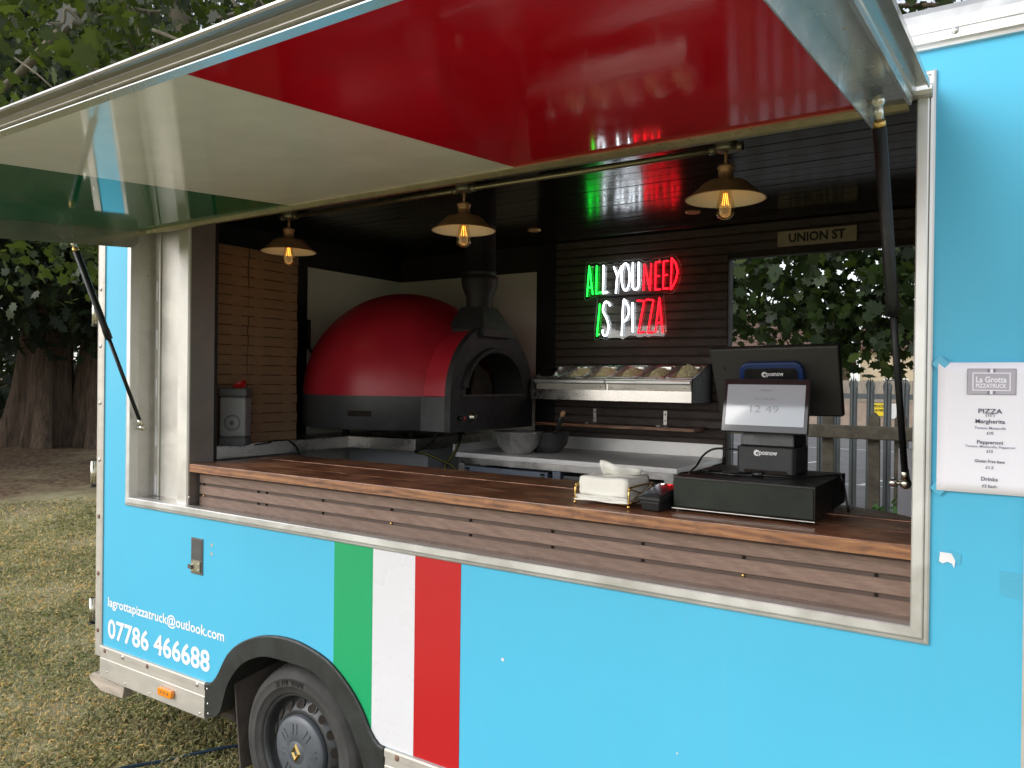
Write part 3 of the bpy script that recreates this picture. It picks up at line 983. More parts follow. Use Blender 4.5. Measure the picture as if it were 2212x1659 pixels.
for j, z in enumerate((1.2677, 1.3180)):
    for k, x in enumerate((-3.06, -2.70, -2.66, -2.30, -1.95, -1.60, -1.25, -0.95, -0.66, -0.30)):
        place('screw', me2 if (k + j) % 4 == 0 and j == 0 else me, cf, T(x + 0.012 * ((k * 7 + j * 3) % 3 - 1), 0.0850, z))

# counter top planks
base = MB().box(-3.09, -0.25, 0.10, 0.56, 1.362, 1.376).obj('counter_top', 'groove', truck)
def plank(x0, x1, y0, y1, z0, z1, mats, curve=0.0):
    b_ = MB()
    N = 24
    for i in range(N + 1):
        pass
    pts_f, pts_b = [], []
    for i in range(N + 1):
        x = x0 + (x1 - x0) * i / N
        wob = 0.0012 * math.sin(x * 9 + y0 * 31) + 0.0008 * math.sin(x * 23)
        yb = y1 + 0.0010 * math.sin(x * 13 + 1)
        if curve and x > -0.46:
            yb = y1 - curve * ((x + 0.46) / 0.235) ** 1.6
        pts_f.append((x, y0 + wob * 0.6))
        pts_b.append((x, yb))
    b_.prism(pts_f + pts_b[::-1], z0, z1, 'z')
    return bevel(b_.obj('plank', mats, base), 0.003, 2)
# front plank has a paler worn edge strip
plank(-3.105, -0.2265, 0.0355, 0.206, 1.3765, 1.4125, 'counter')
plank(-3.105, -0.2265, 0.2095, 0.398, 1.3765, 1.4115, 'counter')
plank(-3.105, -0.2265, 0.4015, 0.600, 1.3765, 1.4130, 'counter', 0.16)
eg = MB().box(-3.1045, -0.2270, 0.0325, 0.0352, 1.3775, 1.4095)
eg.obj('edge_strip', 'counter_edge', base)
for (y, z) in ((0.2085, 1.4112), (0.4005, 1.4125)):
    MB().tube([(-3.10 + 2.87 * i / 60, y + 0.0010 * math.sin(i * 1.7) + 0.0006 * math.sin(i * 4.1), z - 0.0006) for i in range(61)], [0.0014 + 0.0011 * math.sin(i * 2.3) * math.sin(i * 0.7) for i in range(61)], 5).obj('worn_edge', 'worn', base)

# ------------------------------------------------------------------ hatch canopy (swung up on its hinge)
HM = T(0, -0.028, 2.466) @ Matrix.Rotation(R(4.5), 4, 'X')
hp = MB().box(-3.42, -0.305, -1.1645, -0.004, 0.004, 0.030)
hatch = place('hatch_canopy', hp.mesh('hatch_canopy', 'blue'), truck, HM)
def hpart(b_, name, mats, bv=0.0):
    o = place(name, b_.mesh(name, mats), hatch, HM)
    if bv:
        bevel(o, bv)
    return o
X0, X1 = -3.425, -0.300
w3 = (X1 - X0) / 3
for k, mname in enumerate(('can_green', 'can_white', 'can_red')):
    hpart(MB().box(X0 + w3 * k + 0.0004, X0 + w3 * (k + 1) - 0.0004, -1.1645, -0.010, 0.0, 0.0039), 'flag_panel', mname)
# rail along the hinge
hpart(MB().prism([(-0.0095, -0.004), (0.004, -0.016), (0.020, -0.018), (0.026, -0.010), (0.026, 0.030), (-0.0035, 0.034), (-0.0035, 0.002), (-0.0095, 0.002)], -3.43, -0.240, 'x'), 'hinge_rail', 'conduit')
# hanging side flanges with angled ends
fl_ = [(-1.1640, -0.0005), (-1.1300, -0.070), (-1.110, -0.076), (-0.052, -0.076), (-0.010, -0.118), (0.020, 0.0)]
hpart(MB().prism(fl_, -0.2995, -0.2965, 'x'), 'side_flange', 'can_alu')
fl_l = [(-1.1640, -0.0005), (-1.1300, -0.070), (-1.110, -0.076), (-0.030, -0.076), (0.004, -0.045), (0.004, 0.0)]
hpart(MB().prism(fl_l, -3.4285, -3.4255, 'x'), 'side_flange', 'can_alu')
# outward channel each side: flat plate, small bead, upper lip
for s, xa in ((1, -0.2964), (-1, -3.4286)):
    p = MB()
    xs = lambda d: xa + s * d
    pr = [(0.0, -0.002), (0.056, -0.002), (0.058, -0.012), (0.066, -0.013), (0.068, 0.006), (0.074, 0.008), (0.076, 0.026), (0.098, 0.027), (0.100, 0.020), (0.103, 0.020), (0.103, 0.036), (0.0, 0.036)]
    p.prism([(xs(a), b_) for a, b_ in pr], -1.164, -0.022, 'y')
    e = hpart(p, 'edge_channel', 'can_alu')
    for k in range(5):
        hpart_ = MB().box(min(xs(0.022), xs(0.034)), max(xs(0.022), xs(0.034)), -0.10 - k * 0.25, -0.097 - k * 0.25, -0.0035, -0.0018)
        place('drain_slot', hpart_.mesh('drain_slot', 'bright_rivet'), hatch, HM)
# front edge extrusion
pf = [(-1.165, 0.031), (-1.165, -0.0045), (-1.1665, -0.0060), (-1.1885, -0.0015), (-1.1920, 0.0000), (-1.1945, 0.0025), (-1.1950, 0.0045), (-1.2030, 0.0105), (-1.2005, 0.0125), (-1.2035, 0.0145), (-1.2125, 0.0175),
      (-1.2150, 0.0165), (-1.2225, 0.0175), (-1.2245, 0.0215), (-1.2240, 0.0255), (-1.2180, 0.0290), (-1.1000, 0.0365), (-1.1000, 0.0312)]
hpart(MB().prism(pf, -3.53, -0.195, 'x'), 'front_rail', 'alu_rail')
hpart(MB().prism([(-1.1668, -0.0066), (-1.1672, -0.0086), (-1.1878, -0.0042), (-1.1880, -0.0022)], -3.525, -0.200, 'x'), 'front_flange', 'can_alu')
# gas struts
def strut(A, B, frac, axis):
    A, B = Vector(A), Vector(B)
    d = (B - A)
    u = d.normalized()
    e = A + u * 0.055
    m_ = A + d * frac
    g = MB().tube([e, m_ - u * 0.05, m_ - u * 0.046, m_], [0.0145, 0.0145, 0.0160, 0.0160], 16).obj('gas_strut', 'strut_black', truck)
    MB().tube([m_, B - u * 0.035], 0.0086, 10).obj('rod', 'strut_black', g)
    for (P, sg) in ((A, 1), (B, -1)):
        MB().sphere(P, 0.0155, 14, 10).tube([P + u * 0.010 * sg, P + u * 0.042 * sg], 0.0105, 12).obj('ball_socket', 'zinc', g)
        MB().tube([P, P + Vector(axis) * 0.020, P + Vector(axis) * 0.021, P + Vector(axis) * 0.040], [0.006, 0.006, 0.011, 0.011], 8).obj('ball_stud', 'bright_rivet', g)
    MB().tube([A + u * 0.042, A + u * 0.056], 0.0135, 14).obj('collar', 'brass', g)
strut((-0.278, -0.215, 2.418), (-0.268, 0.265, 1.535), 0.505, (-1, 0, 0))
strut((-3.452, -0.312, 2.392), (-3.472, 0.032, 1.558), 0.51, (1, 0, 0) if False else (-1, 0, 0))

# ------------------------------------------------------------------ interior shell
MB().box(-3.70, -3.662, 0.03, 2.07, 0.52, 2.66).obj('rear_lining', 'interior_black', truck)
MB().box(-3.6615, -3.655, 1.20, 2.044, 0.52, 2.475).obj('splash_panel', 'panel_cream', truck)
MB().box(-3.6615, -3.656, 0.185, 1.1995, 0.52, 1.44).obj('splash_panel', 'grey_wall', truck)
bw = MB()
bw.box(-3.66, -1.335, 2.05, 2.07, 0.52, 2.66)
bw.box(-1.335, -0.05, 2.05, 2.07, 2.47, 2.66)
bw.box(-0.42, -0.05, 2.05, 2.07, 0.52, 2.47)
back_wall = bw.obj('back_wall', 'groove', truck)
MB().box(-3.655, -2.53, 2.043, 2.0495, 0.52, 2.475).obj('splash_panel', 'panel_cream', truck)
MB().box(-2.53, -2.40, 2.025, 2.0495, 0.52, 2.64).obj('wall_post', 'interior_black', truck)
m_long = slat_mesh(2.345, 0.0395, 0.013, 'slat_in')
m_short = slat_mesh(1.060, 0.0395, 0.013, 'slat_in')
for k in range(26):
    z = 1.355 + k * 0.0497
    if z + 0.04 > 2.64:
        break
    place('slat', m_long if z > 2.465 else m_short, back_wall, T(-2.40, 2.050, z))
# trim round the far opening
ot = MB()
ot.box(-1.3345, -1.3325, 2.034, 2.05, 0.52, 2.4655)
ot.box(-1.336, -0.40, 2.034, 2.05, 2.4635, 2.4655)
ot.box(-0.425, -0.40, 2.03, 2.105, 0.52, 2.46)
ot.obj('opening_trim', 'groove', truck)
MB().box(-0.50, -0.43, 2.00, 2.04, 0.52, 1.50).obj('door_panel', 'paper', truck)
# glossy black boarded ceiling
cb = MB().box(-3.66, -0.03, 0.031, 2.07, 2.652, 2.668).obj('ceiling', 'interior_black', truck)
b_ = MB()
b_.prism([(0.002, 0.011), (0.0, 0.002), (0.003, 0.0), (0.0925, 0.0), (0.0955, 0.002), (0.0935, 0.011)], 0, 3.60, 'x')
me = b_.mesh('board', 'ceiling_black')
MB().box(-1.3349, -1.3310, 2.0505, 2.106, 0.52, 2.4690).box(-1.3310, -0.40, 2.0505, 2.106, 2.4660, 2.4698).obj('opening_lining', 'interior_black', truck)
for k in range(21):
    place('board', me, cb, T(-3.655, 0.065 + k * 0.0965 - 0.03, 2.6405 + 0.0006 * math.sin(k * 2.3)))
for (x, y) in ((-1.38, 1.62), (-2.30, 1.62)):
    MB().lathe([(0.0, -0.004), (0.022, -0.004), (0.030, -0.007), (0.036, -0.005), (0.038, 0.0)], 20, T(x, y, 2.6405)).obj('spotlight', 'copper', truck)

# steel shelf under boxes and oven
sh = MB().prism([(-3.655, 0.19), (-3.305, 0.19), (-3.315, 1.215), (-2.865, 1.285), (-2.865, 2.04), (-3.655, 2.04)], 1.4560, 1.4620, 'z')
shelf = sh.obj('work_shelf', 'steel_h', truck)
for (a, b2) in (((-3.305, 0.19), (-3.315, 1.215)), ((-3.315, 1.215), (-2.865, 1.285)), ((-2.865, 1.285), (-2.865, 2.04))):
    d = (Vector(b2) - Vector(a)).normalized()
    nn = Vector((d.y, -d.x)) * 0.004
    q = MB().hexa([(a[0], a[1], 1.398), (b2[0], b2[1], 1.398), (b2[0] + nn.x, b2[1] + nn.y, 1.398), (a[0] + nn.x, a[1] + nn.y, 1.398),
                   (a[0], a[1], 1.4625), (b2[0], b2[1], 1.4625), (b2[0] + nn.x, b2[1] + nn.y, 1.4625), (a[0] + nn.x, a[1] + nn.y, 1.4625)])
    q.obj('shelf_lip', 'steel_h', shelf)
cab_ = MB().box(-3.60, -2.95, 1.50, 2.04, 0.52, 1.39)
bevel(cab_.obj('under_cabinet', 'grey_wall', truck), 0.004)
for (x, z) in ((-3.02, 1.36), (-2.99, 1.30), (-3.2, 1.36)):
    MB().sphere((x, 1.4995, z), 0.007, 8, 6, (1, 0.4, 1)).obj('rivet', 'bright_rivet', truck)

# ------------------------------------------------------------------ pendant lamps and conduit
MB().tube([(-3.06, 0.54, 2.598), (-0.862, 0.54, 2.598)], 0.0115, 12).obj('conduit_pipe', 'conduit', truck)
def lamp(x, label):
    t_ = thing('pendant_lamp', label, 'lamp', (x, 0.54, 2.64), 'copper pendant lamps along the conduit')
    M0 = T(x, 0.54, 2.425)
    MB().lathe([(0.0, 0.215), (0.037, 0.215), (0.038, 0.172), (0.035, 0.163), (0.006, 0.161), (0.0, 0.161)], 24, M0).obj('junction_box', 'box_zinc', t_)
    for sg in (-1, 1):
        MB().tube([(x + sg * 0.036, 0.54, 2.598), (x + sg * 0.058, 0.54, 2.598)], 0.0155, 12).obj('conduit_socket', 'box_zinc', t_)
    MB().tube([(x, 0.54, 2.59), (x, 0.54, 2.535)], 0.0055, 10).obj('stem', 'copper', t_)
    MB().lathe([(0.0, 0.118), (0.024, 0.116), (0.029, 0.110), (0.029, 0.104), (0.0245, 0.102), (0.0245, 0.074), (0.031, 0.070), (0.032, 0.060)], 24, M0).obj('socket', 'copper', t_)
    sh_ = MB().lathe([(0.026, 0.068), (0.036, 0.067), (0.066, 0.058), (0.078, 0.050), (0.092, 0.036), (0.118, 0.012), (0.131, 0.0), (0.1345, -0.001), (0.1345, 0.0015), (0.132, 0.003)], 48, M0).obj('shade', 'copper', t_)
    MB().lathe([(0.020, 0.062), (0.036, 0.061), (0.064, 0.053), (0.076, 0.045), (0.090, 0.031), (0.116, 0.009), (0.130, -0.0005)], 48, M0).obj('shade_lining', 'lining', t_)
    MB().lathe([(0.0135, 0.062), (0.0140, 0.046), (0.019, 0.025), (0.0265, -0.010), (0.0315, -0.034), (0.0310, -0.046), (0.0260, -0.058), (0.016, -0.066), (0.006, -0.0695), (0.0, -0.070)], 28, M0).obj('bulb', 'bulb_glass', t_)
    fb = MB()
    for k in range(4):
        a = k * PI / 2 + 0.4
        fb.tube([(x + 0.005 * math.cos(a), 0.54 + 0.005 * math.sin(a), 2.425 + 0.020), (x + 0.011 * math.cos(a + .3), 0.54 + 0.011 * math.sin(a + .3), 2.425 - 0.020)], 0.0008, 5)
    fb.obj('filament', 'filament', t_)
    MB().tube([(x, 0.54, 2.425 + 0.05), (x, 0.54, 2.425 + 0.012)], 0.0028, 8).obj('filament_stem', 'bulb_glass', t_)
    pl = bpy.data.lights.new('lamp_glow', 'POINT')
    pl.energy = 0.03
    pl.color = (1.0, 0.62, 0.28)
    pl.shadow_soft_size = 0.025
    po = bpy.data.objects.new('lamp_glow', pl)
    COL.objects.link(po)
    po.location = (x, 0.54, 2.40)
    po.parent = t_
    po.matrix_parent_inverse = WORLD[t_.name].inverted()
lamp(-3.06, 'copper pendant lamp hanging nearest the stacked pizza boxes')
lamp(-1.975, 'copper pendant lamp hanging in the middle, above the oven chimney')
lamp(-0.862, 'copper pendant lamp hanging nearest the street name sign')

# ------------------------------------------------------------------ pizza oven
ov = thing('pizza_oven', 'domed red pizza oven with black arched front and flue', 'oven', (-3.04, 1.40, 1.462))
OX, OY, OR, XF, HW = -3.04, 1.40, 0.585, -2.405, 0.388
ZB0, ZS = 1.535, 1.713
sk = MB()
sk.lathe([(OR - 0.01, ZB0), (OR, ZB0 + 0.006), (OR, ZS)], 64, T(OX, OY, 0), True)
sk.lathe([(0.0, ZB0), (OR - 0.01, ZB0)], 64, T(OX, OY, 0))
skirt = sk.obj('skirt', 'oven_grey', ov)
MB().box(OX + 0.15, XF - 0.03, OY - HW + 0.004, OY + HW - 0.004, ZB0 + 0.001, ZS - 0.001).obj('skirt_neck', 'oven_grey', ov)
# vents in the skirt
a0 = math.atan2(0.83 - OY, -2.86 - OX)
for k in (0,):
    vb = MB()
    for sgn in range(8):
        aa = a0 - 0.115 + 0.23 * sgn / 8
        ab = a0 - 0.115 + 0.23 * (sgn + 1) / 8
        rr = OR + 0.0015
        vb.add([(OX + rr * math.cos(aa), OY + rr * math.sin(aa), 1.606), (OX + rr * math.cos(ab), OY + rr * math.sin(ab), 1.606),
                (OX + rr * math.cos(ab), OY + rr * math.sin(ab), 1.635), (OX + rr * math.cos(aa), OY + rr * math.sin(aa), 1.635)], [(0, 1, 2, 3)])
    vb.obj('vent_opening', 'slot_dark', ov)
dm = MB()
prof = [(OR - 0.002, ZS)] + [((OR - 0.002) * math.cos(a), ZS + 0.585 * math.sin(a)) for a in np.linspace(0.04, PI / 2, 26)]
prof[-1] = (0.0, prof[-1][1])
dm.lathe(prof, 72, T(OX, OY, 0))
dome = dm.obj('dome', 'dome_red', ov)
def cut(o, test):
    b2_ = bmesh.new()
    b2_.from_mesh(o.data)
    bmesh.ops.delete(b2_, geom=[q for q in b2_.verts if test(q.co)], context='VERTS')
    b2_.to_mesh(o.data)
    b2_.free()
cut(dome, lambda q: q.x > OX + 0.3 and ((q.y - OY) / 0.28) ** 2 + ((q.z - ZS) / 0.275) ** 2 < 1)
cut(skirt, lambda q: False)
# red neck vault
nk = MB()
ang = np.linspace(0, PI, 33)
xs_ = [OX + 0.1, OX + 0.30, OX + 0.45, XF - 0.035]
sc = [1.0, 0.985, 0.97, 0.98]
vv = []
for x, s_ in zip(xs_, sc):
    for a in ang:
        vv.append((x, OY - math.cos(a) * (HW - 0.006) * s_, ZS + 0.001 + math.sin(a) * 0.382 * s_))
ff = [(i * 33 + j, i * 33 + j + 1, (i + 1) * 33 + j + 1, (i + 1) * 33 + j) for i in range(3) for j in range(32)]
nk.add(vv, ff, True).obj('neck', 'dome_red', ov)
# arched front plate with a mouth
MWID, MH, MZ = 0.258, 0.232, 1.713
outer = [(OY - HW, ZB0)] + [(OY - HW, ZS)] + [(OY - math.cos(a) * HW, ZS + math.sin(a) * 0.388) for a in np.linspace(0, PI, 33)][1:-1] + [(OY + HW, ZS), (OY + HW, ZB0)]
mo = [(OY - MWID, MZ)] + [(OY - math.cos(a) * MWID, MZ + 0.02 + math.sin(a) * (MH - 0.02)) for a in np.linspace(0, PI, 29)] + [(OY + MWID, MZ)]
fpb = MB()
XB_ = XF - 0.036
def P(x, p):
    return (x, p[0], p[1])
no, nm = len(outer), len(mo)
oa = outer[1:-1]   # arch run, matched to mouth run by angle
k_o = len(oa)
mo_r = resample(mo, k_o)
v = [P(XF, p) for p in oa] + [P(XF, p) for p in mo_r]
f = [(i, i + 1, k_o + i + 1, k_o + i) for i in range(k_o - 1)]
fpb.add(v, f)
fpb.add([P(XF, outer[0]), P(XF, outer[1]), P(XF, mo_r[0]), P(XF, mo_r[-1]), P(XF, outer[-2]), P(XF, outer[-1])], [(0, 1, 2, 3, 4, 5)])
v = [P(XF, p) for p in outer] + [P(XB_, p) for p in outer]
fpb.add(v, [(i, (i + 1) % no, no + (i + 1) % no, no + i) for i in range(no)])
v = [P(XF, p) for p in mo_r] + [P(XF - 0.16, ((p[0] - OY) * 0.9 + OY, p[1])) for p in mo_r]
fpb.add(v, [(i, i + 1, k_o + i + 1, k_o + i) for i in range(k_o - 1)])
fpl = fpb.obj('front_plate', 'oven_black', ov)
# rolled hood band above the mouth
hb = MB()
aa = np.linspace(0.12, PI - 0.12, 25)
vv = []
for a in aa:
    for (r, x) in ((0.258, XF - 0.003), (0.262, XF + 0.020), (0.283, XF + 0.022), (0.290, XF - 0.003)):
        vv.append((x, OY - math.cos(a) * r, MZ + 0.02 + math.sin(a) * (r - 0.045)))
ff = [(i * 4 + j, i * 4 + j + 1, (i + 1) * 4 + j + 1, (i + 1) * 4 + j) for i in range(24) for j in range(3)]
hb.add(vv, ff).obj('mouth_hood', 'oven_black', ov)
fi = MB()
fi.box(XF - 0.70, XF - 0.002, OY - MWID + 0.004, OY + MWID - 0.004, MZ - 0.03, MZ - 0.004)
fi.obj('oven_floor', 'firebrick', ov)
fi = MB()
fi.prism([(OY - MWID - 0.03, MZ - 0.0), (OY + MWID + 0.03, MZ - 0.0), (OY + MWID + 0.03, MZ + 0.012), (OY - MWID - 0.03, MZ + 0.012)], XF + 0.001, XF + 0.012, 'x')
fi.obj('mouth_sill', 'firebrick', ov)
ch_ = MB()
ch_.lathe([(0.44 * math.cos(a), MZ + 0.34 * math.sin(a)) for a in np.linspace(0.0, PI / 2 - 0.02, 12)], 40, T(OX + 0.05, OY, 0))
cut(ch_.obj('chamber', 'soot', ov), lambda q: q.x > OX + 0.30 and abs(q.y - OY) < 0.25)
dr = MB().prism([(OY - MWID * 0.86, MZ)] + [(OY - math.cos(a) * MWID * 0.86, MZ + 0.02 + math.sin(a) * (MH - 0.05)) for a in np.linspace(0, PI * 0.52, 14)] + [(OY + 0.015, MZ)], XF - 0.20, XF - 0.18, 'x')
db = MB().prism([(OY + 0.03, MZ), (OY + MWID * 0.88, MZ), (OY + MWID * 0.88, MZ + 0.06), (OY + MWID * 0.72, MZ + 0.13), (OY + 0.07, MZ + 0.185)], XF - 0.19, XF - 0.175, 'x')
db.obj('inner_brick', 'firebrick', ov)
# controls
MB().lathe([(0.0, 0.024), (0.021, 0.024), (0.023, 0.018), (0.026, 0.004), (0.030, 0.002), (0.030, 0.0)], 24, T(XF, 1.205, 1.607) @ Matrix.Rotation(PI / 2, 4, 'Y')).obj('gas_knob', 'zinc', ov)
MB().box(XF + 0.022, XF + 0.036, 1.199, 1.211, 1.586, 1.628).obj('knob_grip', 'pos_black', ov)
MB().lathe([(0.0, 0.020), (0.010, 0.019), (0.012, 0.0)], 16, T(XF, 1.112, 1.603) @ Matrix.Rotation(PI / 2, 4, 'Y')).obj('igniter_button', 'red_plastic', ov)
MB().tube([(XF, 1.09, 1.605), (XF + 0.02, 1.09, 1.605)], 0.011, 12).obj('igniter_socket', 'pos_black', ov)
for (x, y) in ((-2.93, 1.33), (-3.40, 1.28), (-3.40, 1.80), (-2.93, 1.80)):
    MB().tube([(x, y, 1.4625), (x, y, 1.536)], 0.022, 14).obj('foot', 'oven_black', ov)
# flue
fc = MB()
a_ = [(-2.635, 1.27, 2.075), (-2.385, 1.27, 2.075), (-2.385, 1.53, 2.075), (-2.635, 1.53, 2.075)]
b2 = [(-2.585, 1.325, 2.196), (-2.440, 1.325, 2.196), (-2.440, 1.475, 2.196), (-2.585, 1.475, 2.196)]
fc.hexa(a_ + b2)
fc.box(-2.64, -2.38, 1.265, 1.535, 2.03, 2.0745)
bevel(fc.obj('flue_base', 'oven_black', ov), 0.004)
MB().lathe([(0.072, 2.19), (0.073, 2.25), (0.098, 2.315), (0.101, 2.345), (0.101, 2.362), (0.088, 2.366), (0.088, 2.378), (0.092, 2.380), (0.092, 2.392), (0.087, 2.394), (0.087, 2.642)], 32, T(-2.512, 1.40, 0)).obj('flue_pipe', 'oven_black', ov)

# peel handle behind the oven
ph = MB().tube([(-3.60, 1.16, 1.98), (-3.60, 1.16, 2.15)], [0.010, 0.012], 10).tube([(-3.60, 1.16, 1.98), (-3.56, 1.22, 1.90)], 0.008, 8)
tag(ph.obj('peel_handle', 'black_plastic'), 'black handle standing up behind the red oven dome', 'handle')

# ------------------------------------------------------------------ pizza boxes
bm_ = MB()
bm_.box(-0.161, 0.161, -0.160, 0.160, 0.0004, 0.0492)
bm_.cur = 1
for (y0, y1, z) in ((-0.068, 0.062, 0.0), (0.125, 0.1604, 0.008), (-0.1604, -0.125, 0.006)):
    bm_.box(0.1600, 0.1616, y0, y1, 0.0004, 0.0034)
bm_.cur = 0
box_me = bm_.mesh('pizza_box', ['cardboard', 'slot_dark'])
ORD = ['bottom', 'second', 'third', 'fourth', 'fifth', 'sixth', 'seventh', 'eighth', 'ninth', 'tenth', 'eleventh', 'twelfth', 'thirteenth',
       'fourteenth', 'fifteenth', 'sixteenth', 'seventeenth', 'eighteenth', 'nineteenth', 'top']
for st_, (yc, nm) in enumerate(((0.352, 'by the steel post'), (0.678, 'beside the oven'))):
    for k in range(20):
        o = place('pizza_box', box_me, None, T(-3.494 + random.uniform(-0.003, 0.003), yc + random.uniform(-0.0025, 0.0025), 1.4632 + k * 0.0499) @ Matrix.Rotation(random.uniform(-0.012, 0.012), 4, 'Z'))
        lab = ('brown cardboard pizza box, %s, of the stack %s' % ('bottom one' if k == 0 else 'top one' if k == 19 else ORD[k] + ' from the bottom', nm))
        tag(o, lab, 'pizza box', 'pizza boxes in the two tall stacks')

# grey unit in front of the boxes
gu = thing('countertop_unit', 'tall grey box with a round dial, standing before the pizza boxes', 'appliance', (-3.235, 0.395, 1.463))
g = MB().box(-0.062, 0.062, -0.058, 0.058, 0.046, 0.240)
MU = T(-3.258, 0.388, 1.463) @ Matrix.Rotation(R(38), 4, 'Z')
bevel(place('case', g.mesh('case', 'grey_unit'), gu, MU), 0.010, 3)
bevel(place('base', MB().box(-0.064, 0.064, -0.060, 0.060, 0.0, 0.045).mesh('base', 'grey_unit_dark'), gu, MU), 0.008, 3)
bevel(place('lid', MB().box(-0.066, 0.066, -0.062, 0.062, 0.241, 0.285).mesh('lid', 'grey_unit_dark'), gu, MU), 0.010, 3)
dl = MB().lathe([(0.0, 0.004), (0.030, 0.004), (0.034, 0.001), (0.035, -0.002)], 28, T(0, -0.058, 0.115) @ Matrix.Rotation(PI / 2, 4, 'X'))
dl2 = MB().lathe([(0.0, 0.0055), (0.010, 0.0055), (0.011, 0.003)], 20, T(0, -0.058, 0.115) @ Matrix.Rotation(PI / 2, 4, 'X'))
place('dial', dl.mesh('dial', 'grey_unit'), gu, MU)
place('dial_ring', MB().lathe([(0.035, 0.001), (0.037, 0.002), (0.039, 0.0)], 28, T(0, -0.0585, 0.115) @ Matrix.Rotation(PI / 2, 4, 'X')).mesh('dial_ring', 'grey_unit_dark'), gu, MU)
place('dial_button', dl2.mesh('dial_button', 'grey_unit_dark'), gu, MU)
sc_ = MB().lathe([(0.0, 0.0), (0.020, 0.002), (0.030, 0.010), (0.034, 0.022)], 20, T(-3.235, 0.405, 1.749) @ Matrix.Rotation(R(35), 4, 'X'))
tag(sc_.obj('red_scoop', 'red_plastic'), 'small red scoop lying on top of the grey box', 'scoop')
tag(MB().tube(dense([(-3.19, 0.45, 1.466), (-3.20, 0.55, 1.470), (-3.26, 0.62, 1.474), (-3.285, 0.70, 1.468), (-3.298, 0.76, 1.464), (-3.302, 0.82, 1.42), (-3.302, 0.84, 1.36)], 5), 0.004, 8).obj('power_cable', 'cable_black'),
    'thin black cable running from the grey box over the steel shelf', 'cable')

# ------------------------------------------------------------------ prep table along the back wall
tb = thing('prep_table', 'stainless steel prep table along the dark slatted back wall', 'table', (-2.0, 1.7, 0.52))
bevel(MB().box(-2.655, -1.352, 1.380, 2.030, 1.372, 1.3980).obj('table_top', 'table_steel', tb), 0.002)
MB().box(-2.655, -1.352, 2.0305, 2.0450, 1.372, 1.468).obj('splashback', 'table_steel', tb)
MB().box(-2.668, -2.6555, 1.380, 2.045, 1.372, 1.440).obj('side_splash', 'table_steel', tb)
MB().box(-2.64, -1.375, 1.392, 2.02, 1.338, 1.3715).obj('apron', 'steel_h', tb)
for x in (-2.64, -1.42):
    for y in (1.395, 1.97):
        MB().box(x, x + 0.04, y, y + 0.04, 0.52, 1.3375).obj('leg', 'steel_v', tb)
MB().box(-2.04, -1.995, 1.41, 1.455, 0.80, 1.3375).obj('leg', 'crate_grey', tb)
MB().box(-2.63, -1.39, 1.42, 2.0, 0.78, 0.80).obj('lower_shelf', 'steel_h', tb)

# plastic crate below the table top
cr = thing('plastic_crate', 'blue grey plastic crate under the prep table', 'crate', (-2.33, 1.6, 1.05))
for (nm, bx) in (('rim', (-2.60, -2.06, 1.39, 1.41, 1.285, 1.325)), ('wall', (-2.585, -2.075, 1.398, 1.412, 1.05, 1.2845)), ('wall', (-2.585, -2.575, 1.4125, 1.80, 1.05, 1.31)),
                 ('wall', (-2.085, -2.075, 1.4125, 1.80, 1.05, 1.31)), ('wall', (-2.585, -2.075, 1.8005, 1.812, 1.05, 1.31)), ('floor_plate', (-2.574, -2.086, 1.4125, 1.80, 1.05, 1.06))):
    bevel(MB().box(*bx).obj(nm, 'crate_grey', cr), 0.004)
for x in (-2.585, -2.10):
    for k in range(2):
        MB().box(x, x + 0.025, 1.386, 1.3895, 1.290 + k * 0.017, 1.302 + k * 0.017).obj('corner_slot', 'slot_dark', cr)
bevel(MB().box(-1.98, -1.45, 1.41, 1.85, 1.20, 1.315).obj('plastic_crate', 'pan_dark'), 0.006)
tag(bpy.data.objects['plastic_crate.001'], 'dark shallow crate under the right half of the prep table', 'crate')

# gas hose
hz = dense([(-2.62, 1.20, 1.54), (-2.70, 1.22, 1.46), (-2.83, 1.25, 1.40), (-2.80, 1.30, 1.385), (-2.72, 1.31, 1.36), (-2.62, 1.30, 1.335), (-2.58, 1.30, 1.30), (-2.60, 1.30, 1.275), (-2.655, 1.30, 1.285), (-2.67, 1.32, 1.33), (-2.655, 1.36, 1.38), (-2.66, 1.42, 1.44), (-2.72, 1.52, 1.50)], 6)
hs_ = thing('gas_hose', 'black and yellow striped gas hose looping below the oven', 'hose', (-2.65, 1.3, 1.27))
MB().tube(hz, 0.0085, 10).obj('hose', 'hose_black', hs_)
MB().tube([(p[0] + 0.0035, p[1] - 0.0055, p[2] + 0.002) for p in hz], 0.0034, 8).obj('hose_stripe', 'hose_yellow', hs_)

# bowls
def bowl(name, x, y, z, rt, rb, h, mat, parent):
    return MB().lathe([(0.0, 0.004), (rb * 0.9, 0.004), (rb, 0.010), ((rb + rt) / 2 + 0.012, h * 0.45), (rt - 0.004, h - 0.004), (rt + 0.010, h), (rt + 0.010, h - 0.003),
                       (rt, h - 0.006), ((rb + rt) / 2 + 0.016, h * 0.42), (rb + 0.004, 0.004), (rb * 0.9, 0.0), (0.0, 0.0)], 48, T(x, y, z)).obj(name, mat, parent)
o = bowl('mixing_bowl', -2.335, 1.535, 1.3985, 0.128, 0.070, 0.122, 'bowl_steel', None)
tag(o, 'dented stainless mixing bowl dusted with flour on the prep table', 'bowl')
pn = thing('saucepan', 'grey pan with a black handle behind the mixing bowl', 'pan', (-2.245, 1.70, 1.3985))
bowl('pan_body', -2.245, 1.705, 1.3985, 0.118, 0.065, 0.115, 'pan_dark', pn)
MB().tube([(-2.165, 1.63, 1.508), (-2.13, 1.60, 1.525), (-2.055, 1.53, 1.618)], [0.009, 0.0105, 0.0135], 12).obj('handle', 'black_plastic', pn)
